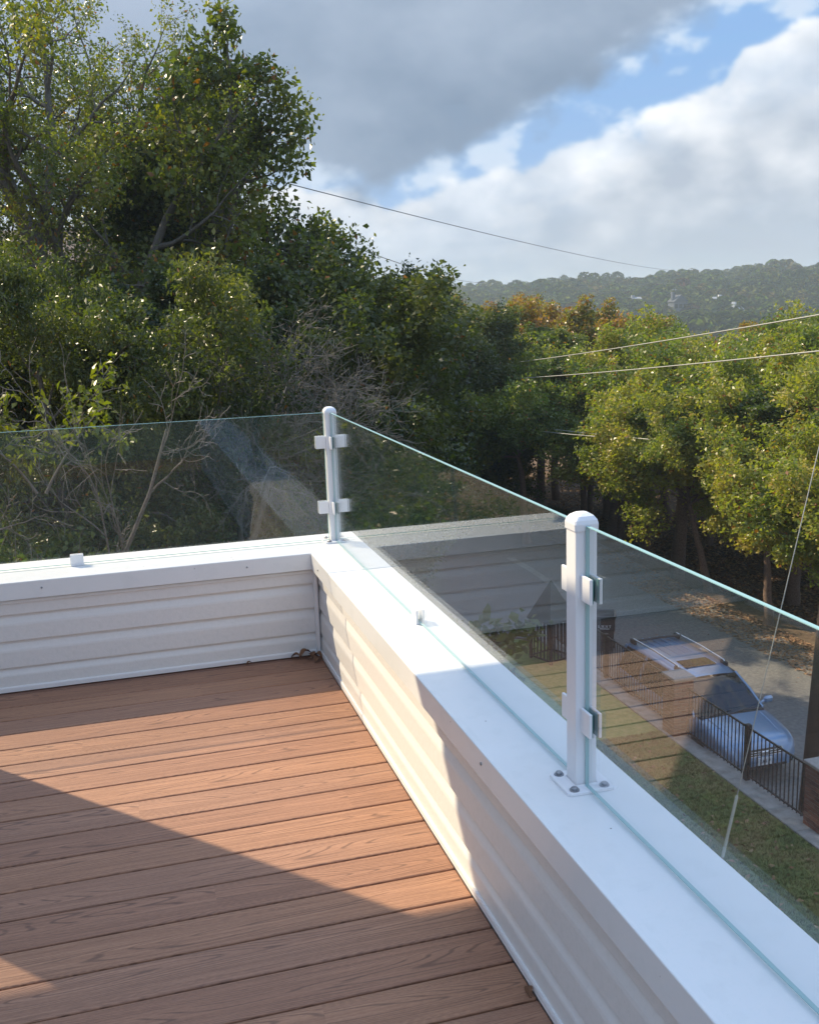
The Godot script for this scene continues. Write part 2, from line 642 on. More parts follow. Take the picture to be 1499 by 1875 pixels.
func pane(called: String, label: String, lo: Vector3, hi: Vector3, axis: int) -> Node3D:
	var t := thing(called, label, "glass barrier", Vector3(lo.x, lo.y, lo.z), 0.0, "clear glass barriers of the deck railing")
	var s := hi - lo
	var st := mb()
	box(st, Vector3.ZERO, s, 0.0012)
	obj("pane", st, M.glass, t)
	# the ground, green-looking edges
	var e := mb()
	var k := 0 if axis == 2 else 2        # thickness axis
	var a := Vector3.ZERO
	var b := s
	a[k] = 0.0008
	b[k] = s[k] - 0.0008
	var t1 := Vector3(a)
	t1.y = s.y - 0.0004
	var t2 := Vector3(b)
	t2.y = s.y + 0.0012
	box(e, t1, t2)
	var b1 := Vector3(a)
	b1.y = -0.0012
	var b2 := Vector3(b)
	b2.y = 0.0004
	box(e, b1, b2)
	for end in 2:
		var p := Vector3(a)
		var q := Vector3(b)
		p[axis] = -0.0012 if end == 0 else s[axis] - 0.0004
		q[axis] = 0.0004 if end == 0 else s[axis] + 0.0012
		q.y = s.y - 0.001
		box(e, p, q)
	obj("polished_edge", e, M.glass_edge, t)
	return t

func hex_bolt(parent: Node3D, at: Vector3) -> void:
	var st := mb()
	var rings: Array = []
	for l: Array in [[0.0115, 0.0], [0.0115, 0.002], [0.0078, 0.0022], [0.0078, 0.0065], [0.0062, 0.0078]]:
		var ring: Array = []
		for k in 12:
			var a := TAU * k / 12.0 + 0.2
			var rr: float = l[0] * (1.0 if l[1] < 0.0021 or k % 2 == 0 else 0.94)
			ring.append(at + Vector3(cos(a) * rr, l[1], sin(a) * rr))
		rings.append(ring)
	loft(st, rings)
	obj("bolt", st, M.bolt, parent)

func rail_post(label: String, at: Vector3, dirs: Array) -> Node3D:
	var t := thing("railing_post", label, "railing post", at)
	var plate := mb()
	loft(plate, [square_ring(Vector3(0, 0.0004, 0), 0.056, 0.010), square_ring(Vector3(0, 0.0062, 0), 0.056, 0.010), square_ring(Vector3(0, 0.0072, 0), 0.055, 0.010)])
	obj("base_plate", plate, M.post, t)
	# shaft: square tube with a slot in the middle of each face
	var h := 0.025
	var prof := PackedVector2Array()
	for q in 4:
		for p: Vector2 in [Vector2(h, -h + 0.003), Vector2(h, h - 0.003), Vector2(h - 0.0009, h - 0.0009)]:
			prof.append(p.rotated(q * PI / 2))
	var shaft := mb()
	prism(shaft, prof, Vector3(0, 0.007, 0), Vector3.RIGHT, Vector3(0, 0, -1), Vector3(0, RAIL - 0.030, 0))
	obj("shaft", shaft, M.post, t)
	var weld := mb()
	loft(weld, [square_ring(Vector3(0, 0.0072, 0), 0.030, 0.004), square_ring(Vector3(0, 0.0105, 0), 0.0265, 0.003)], false, false)
	obj("weld_bead", weld, M.post, t)
	var top := mb()
	var y := RAIL - 0.024
	loft(top, [square_ring(Vector3(0, y, 0), 0.0275, 0.004), square_ring(Vector3(0, y + 0.014, 0), 0.0280, 0.005), square_ring(Vector3(0, y + 0.022, 0), 0.0265, 0.007), square_ring(Vector3(0, y + 0.030, 0), 0.0215, 0.009), square_ring(Vector3(0, y + 0.0355, 0), 0.0125, 0.008), square_ring(Vector3(0, y + 0.037, 0), 0.004, 0.003)])
	obj("post_top", top, M.post, t)
	for b: Array in [[-1, -1], [-1, 1], [1, -1], [1, 1]]:
		hex_bolt(t, Vector3(b[0] * 0.036, 0.0072, b[1] * 0.041))
	for d: Vector3 in dirs:
		var s := Vector3(-d.z, 0, d.x)
		for hy: float in [0.163, 0.463]:
			for side: float in [-1.0, 1.0]:
				var st := mb()
				var lo := Vector3(0.0252, hy - 0.028, side * 0.0115 - 0.0035)
				box(st, lo, Vector3(0.0252 + 0.046, hy + 0.028, side * 0.0115 + 0.0035), 0.0012, Transform3D(Basis(d, Vector3.UP, s), Vector3.ZERO))
				obj("glass_clamp", st, M.post, t)
			var g := mb()
			box(g, Vector3(0.0262, hy - 0.026, 0.0056), Vector3(0.0252 + 0.044, hy + 0.026, 0.0079), 0.0, Transform3D(Basis(d, Vector3.UP, s), Vector3.ZERO))
			box(g, Vector3(0.0262, hy - 0.026, -0.0079), Vector3(0.0252 + 0.044, hy + 0.026, -0.0056), 0.0, Transform3D(Basis(d, Vector3.UP, s), Vector3.ZERO))
			obj("gasket", g, M.gasket, t)
	return t

func glass_clip(label: String, at: Vector3, turn: float) -> void:
	var t := thing("glass_clip", label, "glass clip", at, turn)
	var st := mb()
	box(st, Vector3(-0.027, 0.0004, -0.0155), Vector3(0.027, 0.008, 0.0155), 0.001)
	obj("clip_base", st, M.post, t)
	for s: float in [-1.0, 1.0]:
		var p := mb()
		box(p, Vector3(-0.027, 0.0082, s * 0.0115 - 0.004), Vector3(0.027, 0.049, s * 0.0115 + 0.004), 0.001)
		obj("clip_plate", p, M.post, t)

func build_deck() -> void:
	var deck := Node3D.new()
	deck.name = "deck"
	add_child(deck)
	deck.set_meta("kind", "structure")
	var pitch := 0.1445
	var z0 := 0.0240
	for k in range(0, 38):
		var za := z0 + pitch * k + 0.0034
		var zb := z0 + pitch * (k + 1) - 0.0034
		if k == 37:
			zb = za + 0.12
		var st := mb()
		var xa := -3.6
		var xb := -0.004
		var e := 0.0035
		var prof := [Vector2(za, -0.022), Vector2(za, -e), Vector2(za + e * 0.35, -e * 0.35), Vector2(za + e, 0.0), Vector2(zb - e, 0.0), Vector2(zb - e * 0.35, -e * 0.35), Vector2(zb, -e), Vector2(zb, -0.022)]
		var row := (k * 7 + 3) % 4
		var shift := fmod(k * 0.731, 1.0)
		for i in prof.size() - 1:
			var p: Vector2 = prof[i]
			var q: Vector2 = prof[i + 1]
			var vp := (row + 0.02 + 0.96 * (p.x - za) / (zb - za)) / 4.0
			var vq := (row + 0.02 + 0.96 * (q.x - za) / (zb - za)) / 4.0
			quad_uv(st, [Vector3(xb, p.y, p.x), Vector3(xa, p.y, p.x), Vector3(xa, q.y, q.x), Vector3(xb, q.y, q.x)],
				[Vector2(shift + (xb - xa) / 2.4, vp), Vector2(shift, vp), Vector2(shift, vq), Vector2(shift + (xb - xa) / 2.4, vq)])
		obj("deck_board", st, M.board[k % 3], deck)
	var first := mb()      # the ripped board tucked under the far wall
	box(first, Vector3(-3.6, -0.022, -0.05), Vector3(-0.004, -0.0006, z0 - 0.0028), 0.002)
	obj("deck_board", first, M.board_plain, deck)
	var j := mb()
	for k in 9:
		box(j, Vector3(-3.55 + 0.43 * k, -0.2, -0.05), Vector3(-3.51 + 0.43 * k, -0.0235, 5.5))
	obj("joist", j, M.joist, deck).set_meta("kind", "stuff")
	var mem := mb()
	box(mem, Vector3(-3.6, -0.26, -0.3), Vector3(0.2, -0.205, 5.6))
	obj("roof_membrane", mem, M.joist, deck)

func build_railing() -> void:
	var left := parapet("parapet_wall", "low white sided wall along the far left end of the deck, under the widest cap", Vector3(-3.6, 0, 0), Vector3(0, 0, 1), Vector3(3.6 + 0.246, 0, 0), 0.352, 0.014, 0.0)
	var right := parapet("parapet_wall", "long low white sided wall running down the right side of the deck", Vector3(0, 0, 0.0), Vector3(-1, 0, 0), Vector3(0, 0, 5.7), 0.248, 0.022, 0.0155)
	var cp := mb()
	box(cp, Vector3(-0.0165, 0.004, -0.004), Vector3(0.004, 0.402, 0.014), 0.0015)
	obj("corner_trim", cp, M.trim, left)
	for s: Array in [[left, Vector3(-0.305, 0.443, 0.0145), Vector3(0, 0, 1)], [right, Vector3(-0.0225, 0.437, 0.165), Vector3(-1, 0, 0)], [right, Vector3(-0.0225, 0.444, 2.19), Vector3(-1, 0, 0)], [left, Vector3(-1.15, 0.444, 0.0145), Vector3(0, 0, 1)]]:
		var st := mb()
		tube(st, [s[1] - s[2] * 0.002, s[1] + s[2] * 0.0015, s[1] + s[2] * 0.003], [0.0042, 0.0042, 0.0022], 8)
		obj("screw", st, M.bolt, s[0])
	# J-channels where the sidings meet in the corner
	var jc := mb()
	box(jc, Vector3(-0.0155, 0.004, 0.0145), Vector3(-0.0025, 0.402, 0.030), 0.0015)
	obj("corner_trim", jc, M.trim, right)
	var b := CAP + 0.0085
	var top := CAP + RAIL - 0.014
	pane("glass_barrier", "clear glass barrier along the far left wall, showing the dark trees", Vector3(-3.3, b, GZ - 0.005), Vector3(GX - 0.030, top, GZ + 0.005), 0)
	pane("glass_barrier", "clear glass barrier on the right wall between the two white posts", Vector3(GX - 0.005, b, GZ + 0.030), Vector3(GX + 0.005, top, 2.424 - 0.030), 2)
	pane("glass_barrier", "clear glass barrier nearest the camera, right of the front post, over the lawn", Vector3(GX - 0.005, b, 2.424 + 0.030), Vector3(GX + 0.005, top, 5.4), 2)
	rail_post("white square railing post at the corner of the two low walls", Vector3(GX, CAP, GZ), [Vector3(-1, 0, 0), Vector3(1, 0, 0), Vector3(0, 0, 1)])
	rail_post("white square railing post nearest the camera, standing midway along the right wall", Vector3(GX, CAP, 2.424), [Vector3(0, 0, 1), Vector3(0, 0, -1)])
	glass_clip("small white clip holding the glass on the far left wall", Vector3(-1.010, CAP, GZ), 0.0)
	glass_clip("small white clip holding the glass on the right wall, between the posts", Vector3(GX, CAP, 1.150), PI / 2)

func dead_leaf(label: String, at: Vector3, turn: float, size: float, curl: float) -> void:
	var st := mb()
	var n := 6
	var mid: Array = []
	var lft: Array = []
	var rgt: Array = []
	for k in n + 1:
		var t := float(k) / n
		var w := size * 0.30 * sin(PI * pow(t, 0.8)) * (1.0 + 0.35 * sin(t * 19.0)) + 0.0008
		var y := 0.004 + curl * size * (sin(PI * t) * 0.35 + 0.25 * t)
		mid.append(Vector3((t - 0.5) * size, y, 0))
		lft.append(Vector3((t - 0.5) * size, y + w * 0.7 * curl + 0.001, w))
		rgt.append(Vector3((t - 0.5) * size, y + w * 0.45 * curl + 0.001, -w))
	for k in n:
		quad(st, mid[k], lft[k], lft[k + 1], mid[k + 1])
		quad(st, rgt[k], mid[k], mid[k + 1], rgt[k + 1])
	tube(st, [mid[0] + Vector3(-size * 0.22, 0.003, 0.004), mid[0], mid[3]], [0.0011, 0.0011, 0.0006], 5)
	var o := obj("dead_leaf", st, M.dead_leaf)
	o.position = at
	o.rotation.y = turn
	tag(o, label, "dead leaf", "dead leaves lying on the deck")

# ---------------------------------------------------------------- the house around the deck
func build_house() -> void:
	var t := thing("house", "white sided house with a shingled roof that the deck belongs to", "house")
	var lower := mb()
	box(lower, Vector3(-9.0, -7.9, -0.30), Vector3(0.20, -0.27, 5.7))
	obj("lower_wall", lower, M.brick_flat, t)
	# unseen corner room; its windows are added and sized to throw a sun patch
	for w: Array in [
		[[-9.0, -0.2, 0.03, -3.6, 2.86, 0.15], [-2.42, -0.2, 0.03, -1.92, 2.86, 0.15], [-3.6, -0.2, 0.03, -2.42, 1.3, 0.15], [-3.6, 2.78, 0.03, -2.42, 2.86, 0.15]],
		[[-2.04, -0.2, 0.1502, -1.92, 2.86, 0.92], [-2.04, -0.2, 2.2, -1.92, 2.86, 3.0], [-2.04, -0.2, 0.92, -1.92, 0.30, 2.2], [-2.04, 1.30, 0.92, -1.92, 2.86, 2.2]],
		[[-9.0, -0.2, 2.88, -2.0402, 2.86, 3.0]], [[-9.0, -0.2, 0.1502, -8.88, 2.86, 2.8798]]]:
		var st := mb()
		for b: Array in w:
			box(st, Vector3(b[0], b[1], b[2]), Vector3(b[3], b[4], b[5]))
		obj("wall", st, M.siding, t)
	var fl := mb()
	box(fl, Vector3(-8.879, -0.19, 0.151), Vector3(-2.041, -0.1, 2.879))
	obj("floor", fl, M.board_plain, t)
	for w: Array in [[Vector3(-3.6, 1.3, 0.08), Vector3(-2.42, 2.78, 0.10)], [Vector3(-1.99, 0.30, 0.92), Vector3(-1.97, 1.30, 2.2)]]:  # panes of the added windows that the sun patch comes through
		var p := mb()
		box(p, w[0], w[1])
		obj("added_window_pane", p, M.bronze_glass, t)
	# low pitched roof over the left wing with an overhanging eave
	var roof := mb()
	prism(roof, PackedVector2Array([Vector2(-0.53, 2.895), Vector2(1.3, 3.08), Vector2(3.33, 2.895), Vector2(3.33, 2.98), Vector2(1.3, 3.165), Vector2(-0.53, 2.98)]), Vector3(-9.4, 0, 0), Vector3(0, 0, 1), Vector3.UP, Vector3(7.78, 0, 0))
	var rf := obj("roof", roof, M.shingle, t)
	var sof := mb()
	box(sof, Vector3(-9.4, 2.862, -0.50), Vector3(-1.66, 2.89, 3.1))
	obj("soffit", sof, M.siding, rf)
	var gut := mb()
	box(gut, Vector3(-9.4, 2.84, -0.63), Vector3(-1.62, 2.97, -0.535), 0.01)
	obj("gutter", gut, M.post, t)

# ---------------------------------------------------------------- yard
func brick_pillar(label: String, at: Vector3, height: float, w: float) -> void:
	var t := thing("brick_pillar", label, "brick pillar", at)
	var core := mb()
	box(core, Vector3(-w / 2 + 0.012, 0, -w / 2 + 0.012), Vector3(w / 2 - 0.012, height, w / 2 - 0.012))
	obj("mortar_core", core, M.mortar, t)
	var long := (w - 0.100) / 2 - 0.005
	var proto: Array = []
	for v in 3:
		var st := mb()
		box(st, Vector3(0, 0, 0), Vector3(long, 0.066, 0.094), 0.004)
		st.generate_normals()
		proto.append(st.commit())
	var rows := int(height / 0.078)
	for r in rows:
		for side in 4:
			for k in 2:
				var o := MeshInstance3D.new()
				o.name = "brick"
				o.mesh = proto[(r + k) % 3]
				o.material_override = M.bricks[rng.randi() % M.bricks.size()]
				t.add_child(o, true)
				var b := Basis(Vector3.UP, side * PI / 2)
				var x := -w / 2 + k * (long + 0.010) + (0.100 if r % 2 == 1 else 0.0)
				o.transform = Transform3D(b, b * Vector3(x, 0.006 + r * 0.078, w / 2 - 0.094 + rng.randf_range(-0.002, 0.003)))
	var cap := mb()
	box(cap, Vector3(-w / 2 - 0.03, height, -w / 2 - 0.03), Vector3(w / 2 + 0.03, height + 0.06, w / 2 + 0.03), 0.012)
	obj("cap_stone", cap, M.stone, t)

func fence(label: String, x: float, z0: float, z1: float, y: float, h: float, posts: Array) -> void:
	var t := thing("iron_fence", label, "iron fence", Vector3(x, y, z0))
	var l := z1 - z0
	for ry: float in [0.10, h - 0.03]:
		var st := mb()
		box(st, Vector3(-0.016, ry - 0.016, 0), Vector3(0.016, ry + 0.016, l), 0.003)
		obj("rail", st, M.iron, t)
	var bar := mb()
	box(bar, Vector3(-0.008, 0.05, -0.008), Vector3(0.008, h - 0.04, 0.008))
	bar.generate_normals()
	var bm := bar.commit()
	var n := int(l / 0.115)
	for k in n:
		var o := MeshInstance3D.new()
		o.name = "bar"
		o.mesh = bm
		o.material_override = M.iron
		t.add_child(o, true)
		o.position = Vector3(0, 0, l * (k + 0.5) / n)
	for p: float in posts:
		var st := mb()
		box(st, Vector3(-0.05, 0.0, p - z0 - 0.05), Vector3(0.05, h + 0.03, p - z0 + 0.05), 0.006)
		obj("post", st, M.iron, t)

func build_car(at: Vector3) -> void:
	var t := thing("parked_car", "light blue SUV with roof rails parked behind the iron fence", "car", at)
	# lower body: sections from the tail (-z) to the nose (+z): z, half width, sill, shoulder, top
	var secs := [[-2.36, 0.70, 0.50, 0.80, 0.92], [-2.30, 0.82, 0.40, 0.95, 1.06], [-2.05, 0.89, 0.34, 1.00, 1.10], [-1.2, 0.915, 0.30, 1.00, 1.10], [0.0, 0.915, 0.28, 0.98, 1.09], [0.95, 0.915, 0.29, 0.97, 1.10], [1.25, 0.91, 0.30, 0.95, 1.09], [1.65, 0.90, 0.32, 0.90, 1.035], [2.0, 0.87, 0.34, 0.83, 0.975], [2.18, 0.82, 0.36, 0.78, 0.92], [2.28, 0.74, 0.38, 0.72, 0.80], [2.36, 0.62, 0.42, 0.62, 0.66]]
	var rings: Array = []
	for s: Array in secs:
		var z: float = s[0]
		var w: float = s[1]
		var half: Array = [Vector3(w * 0.90, s[2], z), Vector3(w * 0.985, s[2] + 0.10, z), Vector3(w, lerpf(s[2], s[3], 0.55), z), Vector3(w * 0.975, s[3], z), Vector3(w * 0.90, lerpf(s[3], s[4], 0.62), z), Vector3(w * 0.72, lerpf(s[3], s[4], 0.93), z), Vector3(w * 0.30, s[4], z)]
		var ring: Array = []
		for p: Vector3 in half:
			ring.append(p)
		for k in range(half.size() - 1, -1, -1):
			ring.append(Vector3(-half[k].x, half[k].y, half[k].z))
		rings.append(ring)
	var st := mb()
	st.set_smooth_group(1)
	var n: int = rings[0].size()
	for i in rings.size() - 1:
		for k in n:
			var j := (k + 1) % n
			quad(st, rings[i][k], rings[i][j], rings[i + 1][j], rings[i + 1][k])
	for k in range(1, n - 1):
		tri(st, rings[0][0], rings[0][k + 1], rings[0][k])
		tri(st, rings[-1][0], rings[-1][k], rings[-1][k + 1])
	obj("body", st, M.car_paint, t)
	# roof shell
	var rs := [[-2.16, 0.60, 1.60], [-2.0, 0.62, 1.655], [-1.4, 0.64, 1.70], [-0.4, 0.64, 1.71], [0.15, 0.62, 1.68], [0.42, 0.60, 1.62]]
	var top := mb()
	top.set_smooth_group(1)
	var prev: Array = []
	for s: Array in rs:
		var ring: Array = []
		for q: Array in [[-1.04, -0.07], [-1.0, -0.035], [-0.85, 0.0], [-0.4, 0.018], [0.0, 0.022], [0.4, 0.018], [0.85, 0.0], [1.0, -0.035], [1.04, -0.07]]:
			ring.append(Vector3(q[0] * s[1], s[2] + q[1], s[0]))
		if prev.size():
			for k in ring.size() - 1:
				quad(top, prev[k + 1], prev[k], ring[k], ring[k + 1])
		prev = ring
	var roof := obj("roof", top, M.car_paint, t)
	var sun := mb()
	box(sun, Vector3(-0.36, 1.716, -0.36), Vector3(0.36, 1.7325, 0.06), 0.004)
	obj("sunroof", sun, M.dark_glass, roof)
	for rx: float in [-0.28, -0.1, 0.1, 0.28]:
		var rib := mb()
		box(rib, Vector3(rx - 0.012, 1.700, -2.0), Vector3(rx + 0.012, 1.736, -0.72), 0.004)
		obj("roof_rib", rib, M.car_paint, roof)
	for sx: float in [-1.0, 1.0]:
		var rail := mb()
		tube(rail, [Vector3(sx * 0.56, 1.66, -2.0), Vector3(sx * 0.56, 1.775, -1.9), Vector3(sx * 0.56, 1.80, -0.9), Vector3(sx * 0.55, 1.775, 0.05), Vector3(sx * 0.55, 1.68, 0.14)], [0.022, 0.022, 0.022, 0.022, 0.022], 8)
		obj("roof_rail", rail, M.chrome, t)
		for z: float in [-1.9, 0.05]:
			var foot := mb()
			box(foot, Vector3(sx * 0.56 - 0.035, 1.66, z - 0.11), Vector3(sx * 0.56 + 0.035, 1.765, z + 0.11), 0.015)
			obj("rail_foot", foot, M.plastic, t)
		# pillars and windows of this side
		for pp: Array in [[Vector3(0.80, 1.07, 1.12), Vector3(0.61, 1.62, 0.38), 0.035], [Vector3(0.84, 1.06, -0.02), Vector3(0.645, 1.65, -0.10), 0.045], [Vector3(0.84, 1.07, -1.10), Vector3(0.655, 1.645, -1.05), 0.04], [Vector3(0.78, 1.05, -2.22), Vector3(0.61, 1.59, -2.08), 0.06]]:
			var pil := mb()
			var a: Vector3 = pp[0]
			var b: Vector3 = pp[1]
			a.x *= sx
			b.x *= sx
			tube(pil, [a, a.lerp(b, 0.5) + Vector3(sx * 0.03, 0, 0), b], [pp[2], pp[2] * 0.9, pp[2] * 0.85], 8)
			obj("pillar", pil, M.car_paint, t)
		for wv: Array in [[Vector3(0.835, 1.06, 1.02), Vector3(0.845, 1.06, 0.03), Vector3(0.66, 1.63, -0.06), Vector3(0.64, 1.61, 0.36)], [Vector3(0.845, 1.06, -0.06), Vector3(0.845, 1.07, -1.06), Vector3(0.67, 1.635, -1.02), Vector3(0.665, 1.64, -0.14)], [Vector3(0.845, 1.07, -1.14), Vector3(0.80, 1.07, -2.15), Vector3(0.635, 1.60, -2.02), Vector3(0.665, 1.63, -1.09)]]:
			var w := mb()
			var q: Array = []
			for v: Vector3 in wv:
				q.append(Vector3(v.x * sx, v.y, v.z))
			if sx > 0:
				quad(w, q[0], q[1], q[2], q[3])
			else:
				quad(w, q[3], q[2], q[1], q[0])
			obj("side_window", w, M.dark_glass, t)
		var mir := mb()
		tube(mir, [Vector3(sx * 0.86, 1.06, 0.92), Vector3(sx * 0.95, 1.10, 0.90), Vector3(sx * 1.0, 1.12, 0.89)], [0.02, 0.03, 0.03], 8)
		box(mir, Vector3(-0.11, -0.075, -0.055), Vector3(0.11, 0.075, 0.055), 0.045, Transform3D(Basis(), Vector3(sx * 1.08, 1.13, 0.90)))
		obj("mirror", mir, M.car_paint, t)
		# headlight wrapped round the corner
		var hl := mb()
		var hp := [Vector3(0.40, 0.775, 2.285), Vector3(0.62, 0.80, 2.225), Vector3(0.80, 0.85, 2.03), Vector3(0.80, 0.68, 2.17), Vector3(0.62, 0.655, 2.325), Vector3(0.42, 0.65, 2.36)]
		for k in 2:
			var a: Array = [hp[k], hp[k + 1], hp[4 - k], hp[5 - k]]
			var o: Array = []
			for v: Vector3 in a:
				o.append(Vector3(v.x * sx * 1.02, v.y, v.z + 0.012))
			if sx > 0:
				quad(hl, o[3], o[2], o[1], o[0])
			else:
				quad(hl, o[0], o[1], o[2], o[3])
		obj("headlight", hl, M.headlight, t)
		for z: float in [-1.45, 1.42]:
			var arch := mb()
			tube(arch, [Vector3(sx * 0.70, 0.36, z), Vector3(sx * 0.922, 0.36, z)], [0.40, 0.40], 28)
			obj("wheel_arch", arch, M.plastic, t)
			var wh := mb()
			tube(wh, [Vector3(sx * 0.70, 0.345, z), Vector3(sx * 0.92, 0.345, z), Vector3(sx * 0.94, 0.345, z)], [0.345, 0.345, 0.31], 28)
			var ty := obj("tyre", wh, M.rubber, t)
			var rim := mb()
			tube(rim, [Vector3(sx * 0.92, 0.345, z), Vector3(sx * 0.946, 0.345, z)], [0.215, 0.20], 20)
			obj("rim", rim, M.chrome, ty)
		var fog := mb()
		box(fog, Vector3(sx * 0.56 - 0.12, 0.43, 2.29), Vector3(sx * 0.56 + 0.12, 0.53, 2.335), 0.02)
		obj("fog_light", fog, M.plastic, t)
	var cross := mb()
	tube(cross, [Vector3(-0.55, 1.785, -1.72), Vector3(0.0, 1.80, -1.72), Vector3(0.55, 1.785, -1.72)], [0.028, 0.028, 0.028], 8)
	obj("roof_crossbar", cross, M.plastic, t)
	for sx: float in [-1.0, 1.0]:
		for z: float in [-0.05, -1.12]:
			var dh := mb()
			box(dh, Vector3(sx * 0.918 - 0.012, 0.86, z - 0.02), Vector3(sx * 0.918 + 0.012, 0.885, z + 0.16), 0.008)
			obj("door_handle", dh, M.car_paint, t)
			var gap := mb()
			box(gap, Vector3(sx * 0.9135 - 0.002, 0.36, z - 0.09), Vector3(sx * 0.9135 + 0.003, 0.99, z - 0.082))
			obj("door_seam", gap, M.plastic, t)
		var crease := mb()
		tube(crease, [Vector3(sx * 0.60, 1.078, 1.30), Vector3(sx * 0.57, 1.03, 1.66), Vector3(sx * 0.54, 0.965, 2.02)], [0.012, 0.012, 0.008], 6)
		obj("hood_crease", crease, M.car_paint, t)
	var ws := mb()
	ws.set_smooth_group(1)
	var rows: Array = []
	for s: Array in [[1.62, 0.40, 0.585], [1.50, 0.60, 0.625], [1.30, 0.84, 0.69], [1.095, 1.13, 0.775]]:
		var row: Array = []
		for k in 9:
			var x := -1.0 + 0.25 * k
			row.append(Vector3(x * s[2], s[0], s[1] + 0.10 * (1 - x * x)))
		rows.append(row)
	for i in 3:
		for k in 8:
			quad(ws, rows[i][k], rows[i + 1][k], rows[i + 1][k + 1], rows[i][k + 1])
	var wsn := obj("windshield", ws, M.dark_glass, t)
	for k in 2:
		var wp := mb()
		tube(wp, [Vector3(-0.5 + 0.55 * k, 1.10, 1.235), Vector3(0.02 + 0.55 * k, 1.16, 1.19)], [0.012, 0.008], 6)
		obj("wiper", wp, M.plastic, wsn)
	var cowl := mb()
	box(cowl, Vector3(-0.74, 1.075, 1.13), Vector3(0.74, 1.10, 1.27), 0.01)
	obj("cowl", cowl, M.plastic, t)
	var rw := mb()
	quad(rw, Vector3(0.72, 1.08, -2.30), Vector3(-0.72, 1.08, -2.30), Vector3(-0.57, 1.58, -2.15), Vector3(0.57, 1.58, -2.15))
	obj("rear_window", rw, M.dark_glass, t)
	# grille with bars, badge ring, bumper slot and the number plate
	var gr := mb()
	box(gr, Vector3(-0.40, 0.635, 2.30), Vector3(0.40, 0.79, 2.352), 0.02)
	var grn := obj("grille", gr, M.plastic, t)
	for k in 3:
		var b := mb()
		box(b, Vector3(-0.40 + 0.02 * k, 0.745 - 0.045 * k, 2.345), Vector3(0.40 - 0.02 * k, 0.763 - 0.045 * k, 2.372), 0.004)
		obj("grille_bar", b, M.chrome, grn)
	var em := mb()
	box(em, Vector3(-0.075, 0.675, 2.362), Vector3(0.075, 0.755, 2.384), 0.02)
	obj("emblem", em, M.chrome, grn)
	var low := mb()
	box(low, Vector3(-0.52, 0.40, 2.325), Vector3(0.52, 0.47, 2.372), 0.02)
	obj("bumper_slot", low, M.plastic, t)
	var pl := mb()
	box(pl, Vector3(-0.155, 0.47, 2.366), Vector3(0.155, 0.63, 2.386), 0.006)
	var pln := obj("number_plate", pl, M.white_print, t)
	var tm := TextMesh.new()
	tm.text = "L8S 7"
	tm.font = M.font
	tm.font_size = 48
	tm.pixel_size = 0.0019
	tm.depth = 0.003
	var tx := mesh_node("plate_lettering", tm, M.dark_print, pln)
	tx.position = Vector3(0, 0.55, 2.388)

func build_bin(at: Vector3, turn: float) -> void:
	var t := thing("wheeled_bin", "black open wheeled bin with white lettering standing behind the fence", "bin", at, turn)
	var st := mb()
	var w := [0.23, 0.25, 0.30, 0.31, 0.285, 0.235]
	var y := [0.06, 0.20, 0.95, 1.06, 1.06, 0.10]
	var rings: Array = []
	for k in 6:
		rings.append(square_ring(Vector3(0, y[k], 0), w[k] * 1.02, 0.05))
	loft(st, rings)
	obj("body", st, M.bin, t)
	var rim := mb()
	loft(rim, [square_ring(Vector3(0, 1.03, 0), 0.335, 0.05), square_ring(Vector3(0, 1.075, 0), 0.34, 0.05), square_ring(Vector3(0, 1.085, 0), 0.325, 0.05), square_ring(Vector3(0, 1.06, 0), 0.295, 0.05)], false, false)
	obj("rim", rim, M.bin, t)
	var lid := mb()
	box(lid, Vector3(-0.32, 0.42, -0.405), Vector3(0.32, 1.05, -0.375), 0.02)
	obj("lid", lid, M.bin, t)
	var ax := mb()
	tube(ax, [Vector3(-0.30, 0.12, -0.25), Vector3(0.30, 0.12, -0.25)], [0.015, 0.015], 8)
	obj("axle", ax, M.iron, t)
	for sx: float in [-1.0, 1.0]:
		var wh := mb()
		tube(wh, [Vector3(sx * 0.25, 0.12, -0.25), Vector3(sx * 0.31, 0.12, -0.25)], [0.12, 0.12], 18)
		obj("wheel", wh, M.rubber, t)
	for l: Array in [["CITY OF", 0.0010, 0.86], ["L M N T", 0.0019, 0.78]]:
		if l[0] == "CITY OF":
			continue
		var tm := TextMesh.new()
		tm.text = l[0]
		tm.font = M.font
		tm.font_size = 48
		tm.pixel_size = l[1]
		tm.depth = 0.004
		var o := mesh_node("lettering", tm, M.white_print, t)
		o.position = Vector3(0.02, l[2], 0.303)
		o.rotation.x = -0.065
	var band := mb()
	box(band, Vector3(-0.10, 0.705, 0.2925), Vector3(0.15, 0.722, 0.2985))
	obj("printed_line", band, M.white_print, t)

